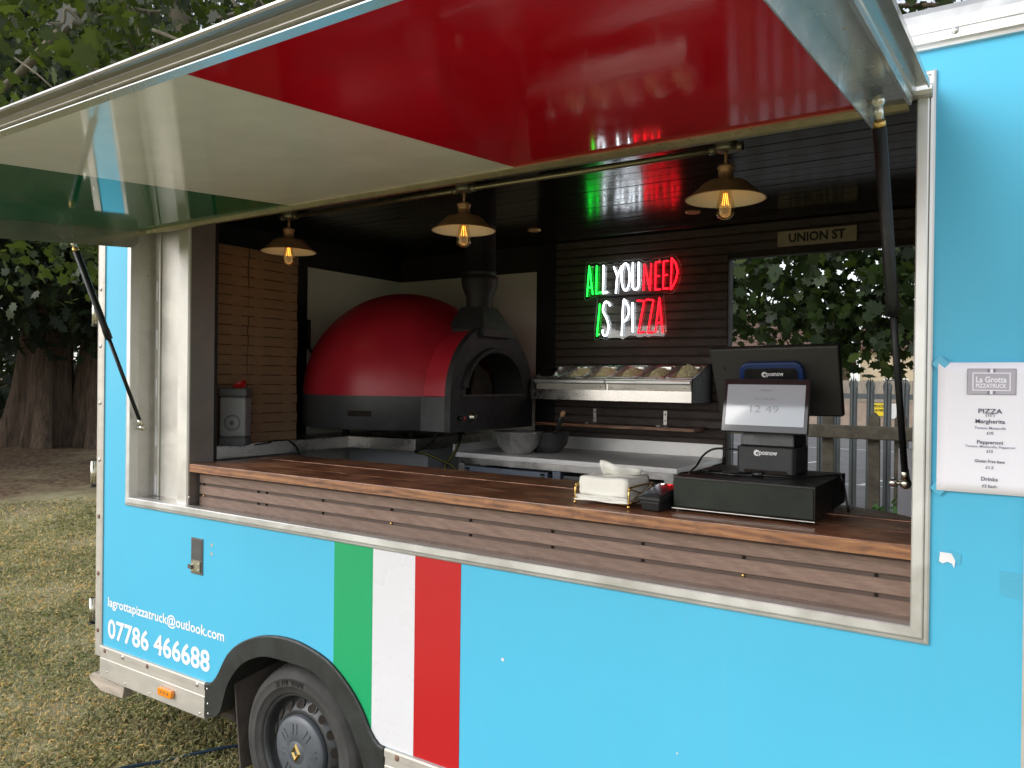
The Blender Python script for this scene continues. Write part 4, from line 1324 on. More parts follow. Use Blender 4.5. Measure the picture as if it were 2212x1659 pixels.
MB().tube([(-2.055, 1.53, 1.618), (-2.041, 1.517, 1.635)], [0.0137, 0.011], 12).obj('handle_cap', 'copper', pn)

# wooden wall shelf with brackets
ws = thing('wall_shelf', 'dark wooden shelf on the slatted wall above the prep table', 'shelf', (-1.92, 1.95, 1.55))
bevel(MB().box(-2.425, -1.447, 1.850, 2.0355, 1.541, 1.558).obj('shelf_board', 'shelf_wood', ws), 0.002)
MB().box(-2.4245, -1.4475, 1.8475, 1.8497, 1.5415, 1.5575).obj('shelf_edge', 'counter_edge', ws)
for x in (-2.13, -1.69):
    bk = MB().box(x, x + 0.020, 2.030, 2.0355, 1.5585, 1.640)
    bk.box(x, x + 0.020, 1.93, 2.03, 1.5585, 1.5625)
    k_ = bk.obj('bracket', 'steel_v', ws)
    for z in (1.585, 1.62):
        MB().sphere((x + 0.010, 2.0295, z), 0.0045, 8, 6, (1, 0.5, 1)).obj('screw', 'slot_dark', ws)

# topping rail with six pans
tr = thing('topping_rail', 'long stainless topping rail on the slatted wall under the neon sign', 'topping rail', (-1.9, 1.88, 1.69))
UX0, UX1, UY0, UY1 = -2.392, -1.421, 1.750, 2.030
bdy = MB()
bdy.prism([(UY0, 1.696), (UY0, 1.812), (UY0 + 0.004, 1.816), (UY1, 1.895), (UY1, 1.696)], UX0, UX0 + 0.004, 'x')
bdy.box(UX0 + 0.004, UX1 - 0.004, UY0, UY0 + 0.004, 1.696, 1.8135)
bdy.box(UX0 + 0.004, UX1 - 0.004, UY0 + 0.004, UY1, 1.696, 1.700)
bdy.box(UX0 + 0.004, UX1 - 0.004, UY1 - 0.004, UY1, 1.700, 1.892)
bdy.obj('housing', 'steel_h', tr)
MB().prism([(UY0 - 0.001, 1.694), (UY0 - 0.001, 1.814), (UY1, 1.902), (UY1, 1.694)], UX1 - 0.004, UX1 + 0.006, 'x').obj('end_cap', 'oven_black', tr)
xm = (UX0 + UX1) / 2
for (a, b2) in ((UX0 + 0.035, xm - 0.003), (xm + 0.003, UX1 - 0.006)):
    bevel(MB().prism([(UY0 - 0.0005, 1.7870), (UY0 - 0.016, 1.7870), (UY0 - 0.020, 1.792), (UY0 - 0.020, 1.806), (UY0 - 0.012, 1.812), (UY0 - 0.0005, 1.812)], a, b2, 'x').obj('hand_rail', 'alu_h', tr), 0.001)
    MB().prism([(UY0 - 0.0006, 1.754), (UY0 - 0.007, 1.754), (UY0 - 0.007, 1.7868), (UY0 - 0.0006, 1.7868)], a + 0.008, b2, 'x').obj('label_strip', 'alu_paint', tr)
    for x in (a + 0.03, b2 - 0.03):
        MB().sphere((x, UY0 - 0.0072, 1.770), 0.003, 8, 6, (1, 0.4, 1)).obj('rivet', 'slot_dark', tr)
# a gastronorm pan in local coordinates (x width, y depth), top at z=0
def gn_pan():
    W, Dp = 0.1585, 0.262
    b_ = MB()
    def rr(w, d, r, z, n=5):
        p = []
        for (cx, cy, a0) in ((w / 2 - r, d / 2 - r, 0), (-w / 2 + r, d / 2 - r, PI / 2), (-w / 2 + r, -d / 2 + r, PI), (w / 2 - r, -d / 2 + r, 1.5 * PI)):
            for q in range(n):
                a = a0 + PI / 2 * q / (n - 1)
                p.append((cx + r * math.cos(a), cy + r * math.sin(a), z))
        return p
    loops = [rr(W, Dp, 0.006, -0.004), rr(W, Dp, 0.006, 0.0), rr(W - 0.024, Dp - 0.026, 0.045, -0.001), rr(W - 0.030, Dp - 0.032, 0.045, -0.008), rr(W - 0.046, Dp - 0.05, 0.04, -0.085)]
    nL = len(loops[0])
    for a, b2 in zip(loops[:-1], loops[1:]):
        b_.add(a + b2, [(i, (i + 1) % nL, nL + (i + 1) % nL, nL + i) for i in range(nL)], True)
    b_.add(loops[-1], [tuple(range(nL))])
    return b_.mesh('food_pan', 'bowl_steel')
pan_me = gn_pan()
def shreds(seed, hgt):
    rg = random.Random(seed)
    b_ = MB()
    # mound
    N, Mm = 18, 6
    vv, ff = [], []
    for i in range(Mm + 1):
        for j in range(N):
            a = 2 * PI * j / N
            q = i / Mm
            z = -0.034 + hgt * (1 - q * q) + rg.uniform(-0.003, 0.003)
            vv.append((0.054 * q * math.cos(a), 0.100 * q * math.sin(a), z))
    for i in range(Mm):
        for j in range(N):
            ff.append((i * N + j, i * N + (j + 1) % N, (i + 1) * N + (j + 1) % N, (i + 1) * N + j))
    b_.add(vv, ff)
    for k in range(340):
        q = math.sqrt(rg.random()) * 0.96
        a = rg.random() * 2 * PI
        x, y = 0.054 * q * math.cos(a), 0.100 * q * math.sin(a)
        z = -0.034 + hgt * (1 - q * q) + rg.uniform(-0.002, 0.007)
        d = Vector((rg.uniform(-1, 1), rg.uniform(-1, 1), rg.uniform(-0.5, 0.7))).normalized()
        L = rg.uniform(0.010, 0.022)
        w = rg.uniform(0.0012, 0.0020)
        p = Vector((x, y, z))
        u = d.orthogonal().normalized() * w
        v_ = d.cross(u).normalized() * w
        A, B = p - d * L / 2, p + d * L / 2 + Vector((0, 0, -0.002))
        b_.hexa([A - u - v_, A + u - v_, A + u + v_, A - u + v_, B - u - v_, B + u - v_, B + u + v_, B - u + v_])
    return b_
tilt = math.atan2(0.080, 0.276)
names = ['empty', 'second', 'third', 'fourth', 'fifth', 'last']
for k in range(6):
    xc = UX0 + 0.008 + 0.1605 * (k + 0.5)
    Mp = T(xc, UY0 + 0.142, 1.8600) @ Matrix.Rotation(tilt, 4, 'X')
    p_ = place('food_pan', pan_me, None, Mp)
    if k == 0:
        tag(p_, 'empty steel food pan holding a scraper, nearest the oven', 'food pan', 'steel food pans in the topping rail')
        dsx = MB().box(-0.062, 0.050, -0.002, 0.001, 0.0, 0.085)
        o = place('dough_scraper', dsx.mesh('dough_scraper', 'steel_h'), None, T(xc - 0.02, UY0 + 0.04, 1.822) @ Matrix.Rotation(R(-38), 4, 'X') @ Matrix.Rotation(R(16), 4, 'Y'))
        bevel(o, 0.003)
        tag(o, 'steel dough scraper leaning in the empty food pan', 'scraper')
    else:
        tag(p_, {1: 'steel pan of grated cheese, second pan counted from the oven', 2: 'steel pan of grated cheese, third pan counted from the oven', 3: 'steel pan of grated cheese, fourth pan counted from the oven',
                 4: 'steel pan of grated cheese, fifth pan counted from the oven', 5: 'steel pan heaped highest with grated cheese, at the right end'}[k], 'food pan', 'steel food pans in the topping rail')
        c_ = place('grated_cheese', shreds(k, (0, 0.040, 0.046, 0.044, 0.040, 0.060)[k]).mesh('grated_cheese', 'cheese'), p_, Mp)
        c_['kind'] = 'stuff'

# ------------------------------------------------------------------ neon sign
NEON = [('A', 'g', [[(-2.168, 2.3), (-2.155, 2.48), (-2.13, 2.31)], [(-2.162, 2.353), (-2.135, 2.353)]]), ('L', 'g', [[(-2.106, 2.478), (-2.107, 2.313), (-2.074, 2.322)]]), ('L', 'w', [[(-2.062, 2.477), (-2.063, 2.313), (-2.034, 2.321)]]), ('Y', 'w', [[(-1.996, 2.465), (-1.973, 2.409)], [(-1.946, 2.465), (-1.973, 2.409), (-1.981, 2.309)]]), ('O', 'w', [[(-1.896, 2.399), (-1.897, 2.372), (-1.901, 2.35), (-1.908, 2.333), (-1.916, 2.324), (-1.924, 2.325), (-1.933, 2.334), (-1.94, 2.352), (-1.944, 2.375), (-1.946, 2.402), (-1.945, 2.428), (-1.941, 2.451), (-1.935, 2.468), (-1.926, 2.476), (-1.918, 2.476), (-1.909, 2.466), (-1.903, 2.448), (-1.898, 2.425), (-1.896, 2.399)]]), ('U', 'w', [[(-1.876, 2.48), (-1.878, 2.356), (-1.871, 2.332), (-1.859, 2.324), (-1.845, 2.333), (-1.84, 2.358), (-1.84, 2.479)]]), ('N', 'r', [[(-1.809, 2.317), (-1.805, 2.465), (-1.77, 2.315), (-1.764, 2.467)]]), ('E', 'r', [[(-1.708, 2.471), (-1.737, 2.471), (-1.739, 2.317), (-1.708, 2.319)], [(-1.736, 2.392), (-1.713, 2.393)]]), ('E', 'r', [[(-1.663, 2.473), (-1.69, 2.473), (-1.692, 2.32), (-1.661, 2.321)], [(-1.689, 2.393), (-1.666, 2.397)]]), ('D', 'r', [[(-1.647, 2.312), (-1.643, 2.489), (-1.619, 2.455), (-1.608, 2.409), (-1.618, 2.36), (-1.647, 2.312)]]), ('I', 'g', [[(-2.083, 2.254), (-2.1, 2.065)]]), ('S', 'w', [[(-2.017, 2.239), (-2.028, 2.257), (-2.044, 2.264), (-2.057, 2.248), (-2.061, 2.211), (-2.04, 2.17), (-2.027, 2.133), (-2.028, 2.093), (-2.039, 2.07), (-2.052, 2.068), (-2.062, 2.082), (-2.062, 2.102)]]), ('P', 'w', [[(-1.94, 2.064), (-1.932, 2.261), (-1.913, 2.248), (-1.899, 2.22), (-1.899, 2.188), (-1.911, 2.161), (-1.928, 2.144)]]), ('I', 'w', [[(-1.875, 2.252), (-1.872, 2.084)]]), ('Z', 'r', [[(-1.847, 2.261), (-1.804, 2.257), (-1.838, 2.077), (-1.802, 2.084)]]), ('Z', 'r', [[(-1.792, 2.264), (-1.748, 2.26), (-1.781, 2.076), (-1.748, 2.081)]]), ('A', 'r', [[(-1.734, 2.08), (-1.713, 2.272), (-1.691, 2.075)], [(-1.726, 2.132), (-1.699, 2.131)]])]
ACR = [(-2.183, 2.502), (-2.164, 2.503), (-2.144, 2.495), (-2.119, 2.501), (-2.092, 2.493), (-2.069, 2.5), (-2.042, 2.484), (-2.011, 2.481), (-1.985, 2.487), (-1.959, 2.481), (-1.933, 2.499), (-1.898, 2.494), (-1.877, 2.499), (-1.86, 2.495), (-1.841, 2.5), (-1.822, 2.486), (-1.788, 2.483), (-1.747, 2.493), (-1.669, 2.499), (-1.649, 2.509), (-1.625, 2.497), (-1.602, 2.463), (-1.592, 2.421), (-1.595, 2.379), (-1.61, 2.331), (-1.642, 2.294), (-1.679, 2.298), (-1.693, 2.289), (-1.685, 2.197), (-1.675, 2.089), (-1.688, 2.057), (-1.72, 2.059), (-1.749, 2.062), (-1.782, 2.055), (-1.803, 2.063), (-1.833, 2.054), (-1.863, 2.063), (-1.893, 2.067), (-1.918, 2.058), (-1.94, 2.044), (-1.962, 2.055), (-2.028, 2.054), (-2.045, 2.044), (-2.068, 2.051), (-2.086, 2.053), (-2.104, 2.044), (-2.124, 2.056), (-2.119, 2.153), (-2.107, 2.286), (-2.13, 2.293), (-2.148, 2.29), (-2.171, 2.281), (-2.191, 2.29), (-2.19, 2.38)]
ns = thing('neon_sign', 'lit neon sign in green, white and red on clear acrylic', 'neon sign', (-1.9, 2.03, 2.05))
MB().prism(ACR, 2.017, 2.022, 'y').obj('acrylic_backing', 'acrylic', ns)
MB().tube([(x, 2.0195, z) for x, z in dense(ACR + ACR[:1], 3)], 0.0011, 5, closed=False).obj('acrylic_edge', 'acrylic_edge', ns)
for ch, col, strokes in NEON:
    b_ = MB()
    for s_ in strokes:
        pts = [(x, 2.004, z) for x, z in (dense(s_, 4) if ch in 'OSUPD' and len(s_) > 3 and ch != 'D' else s_)]
        if ch not in 'OSUP':
            q = []
            for a, b2 in zip(pts[:-1], pts[1:]):
                a, b2 = Vector(a), Vector(b2)
                q += [a, a.lerp(b2, 0.04), a.lerp(b2, 0.96)]
            pts = q + [Vector(pts[-1])]
        b_.tube(pts, 0.0043, 8)
    b_.obj('neon_letter', 'neon_' + col, ns)
for (x, z) in ((-2.142, 2.476), (-1.72, 2.083), (-2.095, 2.075), (-1.72, 2.485)):
    MB().tube([(x, 2.012, z), (x, 2.036, z)], 0.006, 10).obj('standoff', 'bright_rivet', ns)

# street sign
us = thing('street_sign', 'weathered cream street name sign reading UNION ST', 'sign', (-0.886, 2.03, 2.50))
bevel(MB().box(-1.077, -0.697, 2.020, 2.034, 2.502, 2.581).obj('plate', 'sign_cream', us), 0.004)
MB().box(-1.080, -0.694, 2.0342, 2.0365, 2.499, 2.584).obj('plate_edge', 'slot_dark', us)
lettering('UNION ST', (-1.020, 2.0192, 2.519), (1, 0, 0), (0, 0, 1), 0.270, 0.048, 'ink_black', us, 0.035)

# ------------------------------------------------------------------ cash drawer and till
cd = thing('cash_drawer', 'black metal cash drawer standing on the wooden counter', 'cash drawer', (-0.68, 0.37, 1.4135))
bevel(MB().box(-0.884, -0.476, 0.158, 0.580, 1.4255, 1.5185).obj('case', 'drawer_top', cd), 0.003)
bevel(MB().box(-0.881, -0.479, 0.1515, 0.1575, 1.4285, 1.5125).obj('drawer_front', 'drawer', cd), 0.0025)
MB().box(-0.8845, -0.4755, 0.1505, 0.160, 1.4225, 1.4250).obj('lower_rail', 'steel_h', cd)
for x in (-0.855, -0.515):
    for y in (0.19, 0.55):
        MB().tube([(x, y, 1.4130), (x, y, 1.4224)], 0.014, 12).obj('foot', 'black_plastic', cd)

ps = thing('till', 'black touchscreen till with a customer display facing out', 'till', (-0.68, 0.44, 1.5190))
st_b = MB()
st_b.prism([(-0.752, 0.372), (-0.590, 0.372), (-0.580, 0.385), (-0.580, 0.535), (-0.762, 0.535), (-0.762, 0.385)], 1.5190, 1.603, 'z')
bevel(st_b.obj('stand_base', 'pos_grey', ps), 0.004, 2)
st_c = MB().hexa([(-0.752, 0.380, 1.6035), (-0.586, 0.380, 1.6035), (-0.582, 0.53, 1.6035), (-0.76, 0.53, 1.6035), (-0.748, 0.395, 1.72), (-0.592, 0.395, 1.72), (-0.590, 0.50, 1.72), (-0.75, 0.50, 1.72)])
bevel(st_c.obj('stand_neck', 'pos_black', ps), 0.005, 2)
MB().box(-0.735, -0.605, 0.3705, 0.3718, 1.5195, 1.532).obj('cable_notch', 'slot_dark', ps)
# rear screen, its back turned to us, top leaning out
MS = T(-0.672, 0.470, 1.812) @ Matrix.Rotation(R(-1.0), 4, 'Y') @ Matrix.Rotation(R(17), 4, 'X')
def sp_(name, b_, mat, bv=0.0, par=None, Mx=None):
    o = place(name, b_.mesh(name, mat), par or ps, Mx or MS)
    if bv:
        bevel(o, bv, 3)
    return o
scr = sp_('main_screen', MB().hexa([(-0.185, -0.012, -0.118), (0.200, -0.012, -0.118), (0.204, 0.010, -0.12), (-0.190, 0.010, -0.12), (-0.200, -0.012, 0.110), (0.200, -0.012, 0.110), (0.204, 0.010, 0.114), (-0.205, 0.010, 0.114)]), 'pos_back', 0.006)
hood = [(-0.105, -0.045), (-0.100, 0.042), (-0.092, 0.058), (-0.075, 0.066), (0.075, 0.066), (0.090, 0.058), (0.097, 0.042), (0.102, -0.045)]
sp_('screen_mount', MB().prism(hood, -0.034, -0.0125, 'y'), 'pos_blue', 0.004)
plate = [(-0.088, -0.045), (-0.084, 0.038), (-0.076, 0.048), (0.074, 0.048), (0.081, 0.038), (0.086, -0.045)]
sp_('logo_plate', MB().prism(plate, -0.0355, -0.0342, 'y'), 'pos_black')
sp_('lock_slot', MB().box(-0.155, -0.151, -0.0135, -0.0122, 0.04, 0.05), 'slot_dark')
def logo(M0, s, y, parent):
    """white disc with a dark e, then the word"""
    b_ = MB().add([M0 @ Vector((s * 0.5 * math.cos(2 * PI * q / 20), y, s * 0.5 * math.sin(2 * PI * q / 20))) for q in range(20)], [tuple(range(20))])
    place('logo_disc', b_.mesh('logo_disc', 'white_ink'), parent)
    X = (M0.to_3x3() @ Vector((1, 0, 0)))
    Z = (M0.to_3x3() @ Vector((0, 0, 1)))
    lettering('e', M0 @ Vector((-0.15 * s, y - 0.0006, -0.30 * s)), X, Z, 0.55 * s, 0.50 * s, 'ink_black', parent, 0.02)
    lettering('posnow', M0 @ Vector((0.42 * s, y, -0.52 * s)), X, Z, 2.85 * s, 0.80 * s, 'white_ink', parent, 0.02)
logo(MS @ T(-0.020, 0, 0.028), 0.0180, -0.0362, ps)
logo(T(-0.697, 0.372, 1.584), 0.0190, -0.0008, ps)
# customer display, leaning back
MC = T(-0.668, 0.352, 1.731) @ Matrix.Rotation(R(-12.0), 4, 'X')
dsp = sp_('customer_display', MB().box(-0.131, 0.131, -0.004, 0.010, -0.0845, 0.0845), 'pos_grey', 0.006, None, MC)
def dpart(name, b_, mat):
    return place(name, b_.mesh(name, mat), dsp, MC)
dpart('bezel', MB().box(-0.128, 0.128, -0.0048, -0.0041, -0.0815, 0.0815), 'screen_bezel')
dpart('screen', MB().box(-0.118, 0.118, -0.0056, -0.0050, -0.0625, 0.0655), 'screen_lit')
Xc, Zc = MC.to_3x3() @ Vector((1, 0, 0)), MC.to_3x3() @ Vector((0, 0, 1))
for (tx, z, w, h) in (('Welcome', 0.045, 0.033, 0.007), ('Sun, 30 Jun', 0.016, 0.062, 0.0085), ('12 49', -0.022, 0.086, 0.022)):
    lettering(tx, MC @ Vector((0.0, -0.0062, z)), Xc, Zc, w, h, 'screen_ink', dsp, 0.0, 'C')
sp_('display_arm', MB().box(-0.02, 0.02, 0.0105, 0.07, -0.03, 0.03), 'pos_black', 0.0, None, MC)

def cable(pts, r, label, name='cable'):
    return tag(MB().tube(dense(pts, 6), r, 8).obj(name, 'cable_black'), label, 'cable')
cable([(-0.762, 0.42, 1.585), (-0.80, 0.415, 1.588), (-0.845, 0.40, 1.585), (-0.868, 0.37, 1.565), (-0.875, 0.33, 1.535), (-0.878, 0.29, 1.5225)], 0.0035, 'thin black cable arching from the side of the till stand')
k1 = thing('power_lead', 'black power lead with a ferrite lump lying across the cash drawer', 'cable', (-0.65, 0.3, 1.519))
MB().tube(dense([(-0.895, 0.25, 1.418), (-0.893, 0.20, 1.46), (-0.889, 0.19, 1.50), (-0.876, 0.20, 1.5228), (-0.83, 0.27, 1.5228), (-0.78, 0.28, 1.5228), (-0.74, 0.27, 1.5228), (-0.70, 0.285, 1.5228), (-0.64, 0.285, 1.526), (-0.58, 0.31, 1.5228),
                 (-0.52, 0.38, 1.5228), (-0.478, 0.46, 1.5228), (-0.466, 0.47, 1.512), (-0.452, 0.45, 1.47), (-0.443, 0.44, 1.425), (-0.446, 0.47, 1.4165), (-0.458, 0.56, 1.4165)], 6), 0.0034, 8).obj('lead', 'cable_black', k1)
MB().tube([(-0.685, 0.286, 1.5278), (-0.652, 0.284, 1.5278)], 0.009, 10).obj('ferrite', 'pos_black', k1)
cable([(-0.86, 0.22, 1.5228), (-0.845, 0.30, 1.524), (-0.815, 0.255, 1.530), (-0.785, 0.315, 1.524), (-0.76, 0.27, 1.5228), (-0.72, 0.33, 1.5228), (-0.70, 0.37, 1.5228)], 0.0032, 'tangled black cable on top of the cash drawer beside the stand')

# card terminal
ctm = thing('card_terminal', 'black card reader on a charging dock beside the cash drawer', 'card reader', (-0.925, 0.16, 1.413))
MT = T(-0.932, 0.165, 1.4132) @ Matrix.Rotation(R(-6), 4, 'Z')
bevel(place('dock', MB().hexa([(-0.027, -0.056, 0), (0.030, -0.056, 0), (0.030, 0.055, 0), (-0.027, 0.055, 0), (-0.033, -0.064, 0.030), (0.036, -0.064, 0.030), (0.036, 0.062, 0.050), (-0.033, 0.062, 0.050)]).mesh('dock', 'black_plastic'), ctm, MT), 0.004)
MT2 = MT @ T(0.001, 0.0, 0.050) @ Matrix.Rotation(R(11), 4, 'X')
bevel(place('reader', MB().box(-0.039, 0.039, -0.070, 0.070, -0.010, 0.006).mesh('reader', 'black_plastic'), ctm, MT2), 0.005, 3)
bevel(place('glass', MB().box(-0.035, 0.035, -0.066, 0.066, 0.0063, 0.0072).mesh('glass', 'term_black'), ctm, MT2), 0.0003)
for (x, mname) in ((-0.020, 'term_white'), (0.004, 'term_red'), (0.026, 'term_red')):
    place('indicator', MB().box(x - 0.004, x + 0.004, 0.054, 0.062, 0.0073, 0.0078).mesh('indicator', mname), ctm, MT2)

# napkin rack and napkins
nr = thing('napkin_rack', 'gold wire napkin rack with ball feet on the counter', 'napkin holder', (-1.10, 0.2, 1.413))
NX0, NX1, NY0, NY1 = -1.190, -1.005, 0.103, 0.288
for x in (NX0, NX1):
    for y in (NY0, NY1):
        MB().sphere((x, y, 1.4188), 0.0058, 12, 8).obj('ball_foot', 'gold', nr)
MB().tube([(NX0, NY0, 1.4265), (NX1, NY0, 1.4265), (NX1, NY1, 1.4265), (NX0, NY1, 1.4265)], 0.0026, 8, closed=True).obj('base_frame', 'gold', nr)
for x in (NX0, NX1):
    MB().tube(dense([(x, NY0, 1.4255), (x, NY0, 1.455), (x, NY0 + 0.004, 1.468), (x, NY0 + 0.018, 1.476), (x, NY1 - 0.02, 1.476), (x, NY1 - 0.004, 1.470), (x, NY1, 1.455), (x, NY1, 1.4255)], 5), 0.0032, 8).obj('side_hoop', 'gold', nr)
    bc = MB().tube([(x, NY0, 1.428), (x, NY1 - 0.004, 1.473)], 0.0018, 6).tube([(x, NY0 + 0.004, 1.473), (x, NY1, 1.428)], 0.0018, 6)
    bc.obj('cross_brace', 'gold', nr)
nk_ = thing('napkin_stack', 'thick pile of white paper napkins in the gold rack', 'napkins', (-1.10, 0.2, 1.429))
zz = 1.4295
rg = random.Random(3)
def sheet(w0, w1, d0, d1, z0, z1, sag):
    b_ = MB()
    NX = 10
    top, bot = [], []
    for i in range(NX + 1):
        for j in range(NX + 1):
            u, v_ = i / NX, j / NX
            x, y = w0 + (w1 - w0) * u, d0 + (d1 - d0) * v_
            e = (abs(u - .5) * 2) ** 3
            e2 = (abs(v_ - .5) * 2) ** 3
            dz = -sag * max(e, e2)
            wv = 0.0012 * math.sin(9 * u + 5 * v_ + z0 * 900) + 0.0010 * math.sin(14 * v_ + z0 * 500)
            top.append((x, y, z1 + dz + wv))
            bot.append((x, y, z0 + dz + wv))
    W1 = NX + 1
    f = [(i * W1 + j, (i + 1) * W1 + j, (i + 1) * W1 + j + 1, i * W1 + j + 1) for i in range(NX) for j in range(NX)]
    b_.add(top, f, True)
    b_.add(bot, f, True)
    if z1 - z0 > 0.02:
        wv2 = lambda k_: 0.003 * math.sin(k_ * 0.55) + 0.0015 * math.sin(k_ * 1.3)
    edge = [i * W1 for i in range(W1)] + [NX * W1 + j for j in range(1, W1)] + [i * W1 + NX for i in range(NX - 1, -1, -1)] + [j for j in range(NX - 1, 0, -1)]
    nE = len(edge)
    if z1 - z0 > 0.02:
        rows = []
        cx_, cy_ = (w0 + w1) / 2, (d0 + d1) / 2
        for q_ in range(7):
            f_ = q_ / 6
            bl = 0.05 * math.sin(PI * f_) * (0.7 + 0.3 * math.sin(f_ * 9))
            rows.append([(top[k][0] + (top[k][0] - cx_) * (bl * (1 + 0.5 * math.sin(i_ * 0.8))) , top[k][1] + (top[k][1] - cy_) * (bl * (1 + 0.5 * math.sin(i_ * 0.8))), top[k][2] + (bot[k][2] - top[k][2]) * f_) for i_, k in enumerate(edge)])
        b_.add([p for r_ in rows for p in r_], [(r_ * nE + i, r_ * nE + (i + 1) % nE, (r_ + 1) * nE + (i + 1) % nE, (r_ + 1) * nE + i) for r_ in range(6) for i in range(nE)], True)
    else:
        b_.add([top[k] for k in edge] + [bot[k] for k in edge], [(i, (i + 1) % nE, nE + (i + 1) % nE, nE + i) for i in range(nE)])
    return b_
lay = [(0.004, 0.006), (0.004, 0.002), (0.0035, -0.001), (0.004, 0.003)] + [(0.056, None)]
for k, (h, ex) in enumerate(lay):
    q = k / len(lay)
    if ex is None:
        ex = -0.006
    dx, dy = rg.uniform(-0.0015, 0.0015), rg.uniform(-0.0015, 0.0015)
    if k < 4:
        dx, dy = rg.uniform(-0.005, 0.003), rg.uniform(-0.006, 0.002)
    sheet(NX0 + 0.006 - ex + dx, NX1 - 0.006 + ex + dx, NY0 + 0.004 - ex + dy, NY1 - 0.006 + ex + dy, zz, zz + h - 0.0004, 0.0015).obj('napkin', 'napkin', nk_)
    zz += h
# one napkin pulled up and curling on top
b_ = MB()
NX, NZ = 12, 10
vv = []
for i in range(NX + 1):
    for j in range(NZ + 1):
        u, q = i / NX, j / NZ
        x = -1.133 + 0.112 * u + 0.010 * q * (u - 0.2)
        y = 0.190 + 0.052 * u * u - 0.028 * math.sin(PI * q * 0.7) * (1 - u * 0.4) + 0.006 * math.sin(11 * u)
        hgt = 0.046 * (1 - 0.62 * u ** 1.6) + 0.004 * math.sin(7 * u + 1)
        vv.append((x, y, zz - 0.001 + hgt * q + 0.002 * math.sin(8 * u + 3 * q)))
f = [(i * (NZ + 1) + j, (i + 1) * (NZ + 1) + j, (i + 1) * (NZ + 1) + j + 1, i * (NZ + 1) + j + 1) for i in range(NX) for j in range(NZ)]
pu = b_.add(vv, f, True).obj('pulled_napkin', 'napkin', nk_)
sm_ = pu.modifiers.new('thick', 'SOLIDIFY')
sm_.thickness = 0.0008

# ------------------------------------------------------------------ markings and fittings on the blue side
lettering('lagrottapizzatruck@outlook.com', (-3.692, -0.0012, 0.672), (1, 0, 0), (0, 0, 1), 0.890, 0.062, 'white_ink', truck, 0.016)
lettering('07786 466688', (-3.691, -0.0012, 0.533), (1, 0, 0), (0, 0, 1), 0.793, 0.096, 'white_ink', truck, 0.021)
lt = MB().box(-3.032, -2.952, -0.004, 0.001, 0.944, 1.100)
latch = lt.obj('hatch_latch', 'latch_grey', truck)
MB().box(-3.026, -2.958, -0.0055, -0.0041, 1.006, 1.094).obj('latch_flap', 'pan_dark', latch)
MB().box(-3.024, -2.962, -0.010, -0.0045, 0.955, 1.003).obj('latch_plate', 'zinc', latch)
MB().box(-3.036, -3.012, -0.018, -0.0101, 0.966, 0.984).obj('latch_tongue', 'latch_grey', latch)
for z in (0.965, 0.990):
    MB().sphere((-2.972, -0.0105, z), 0.004, 8, 6, (1, 0.5, 1)).obj('rivet', 'bright_rivet', latch)
for (x, z) in ((-2.893, 1.082), (-2.893, 1.045)):
    MB().disc((x, -0.0007, z), 0.008, 7, (0, -1, 0)).obj('paint_chip', 'alu_paint', truck)
# bits of tape and torn paper left on the panel
tp = MB().prism([(-0.174, 1.408), (-0.150, 1.418), (-0.120, 1.412), (-0.121, 1.388), (-0.170, 1.385)], -0.0016, -0.0006, 'y')
tp.obj('old_tape', 'tape', truck)
tp = MB().prism([(-0.163, 1.412), (-0.140, 1.411), (-0.132, 1.396), (-0.134, 1.378), (-0.139, 1.388), (-0.148, 1.391), (-0.158, 1.386), (-0.165, 1.390)], -0.0026, -0.0018, 'y')
tp.obj('torn_paper', 'torn_paper', truck)
MB().prism([(-0.045, 1.385), (0.0, 1.383), (0.0, 1.327), (-0.043, 1.330)], -0.0016, -0.0006, 'y').obj('old_tape', 'tape', truck)
MB().disc((-1.39, -0.0008, 0.905), 0.006, 7, (0, -1, 0)).obj('paint_chip', 'vinyl_white', truck)
MB().disc((-0.80, -0.0008, 0.765), 0.003, 6, (0, -1, 0)).obj('paint_chip', 'vinyl_white', truck)

# menu sheet
mn = thing('menu_sheet', 'white paper menu taped to the blue panel', 'menu', (-0.067, -0.003, 1.557))
b_ = MB()
NX, NZ = 8, 12
vv = []
for i in range(NX + 1):
    for j in range(NZ + 1):
        u, q = i / NX, j / NZ
        vv.append((-0.172 + 0.210 * u, -0.0095 - 0.0018 * math.sin(PI * u) * math.sin(PI * q * 1.0) - 0.0008 * math.sin(6 * u + 4 * q), 1.5565 + 0.297 * q))
f = [(i * (NZ + 1) + j, (i + 1) * (NZ + 1) + j, (i + 1) * (NZ + 1) + j + 1, i * (NZ + 1) + j + 1) for i in range(NX) for j in range(NZ)]
pp = b_.add(vv, f, True).obj('paper', 'paper', mn)
sm_ = pp.modifiers.new('thick', 'SOLIDIFY')
sm_.thickness = 0.0003
sm_.offset = 1.0
YM = -0.0130
def flat(name, x0, x1, z0, z1, mat, y=YM):
    MB().add([(x0, y, z0), (x1, y, z0), (x1, y, z1), (x0, y, z1)], [(0, 1, 2, 3)]).obj(name, mat, mn)
CXm = -0.067
lx0, lx1, lz0, lz1 = -0.112, -0.0195, 1.7815, 1.8385
flat('logo_border', lx0 - 0.0008, lx1 + 0.0008, lz0 - 0.0008, lz1 + 0.0008, 'print_ink', YM)
flat('logo_ground', lx0, lx1, lz0, lz1, 'paper_grey', YM - 0.0003)
mid_ = (lx0 + lx1) / 2
flat('logo_shade', mid_ - 0.008, mid_ - 0.0025, lz0, lz1, 'paper_dark', YM - 0.0006)
flat('logo_shade', mid_ + 0.0030, mid_ + 0.0085, lz0, lz1, 'paper_dark', YM - 0.0006)
flat('logo_bar', mid_ - 0.0025, mid_ + 0.0030, lz0, lz1, 'paper', YM - 0.0007)
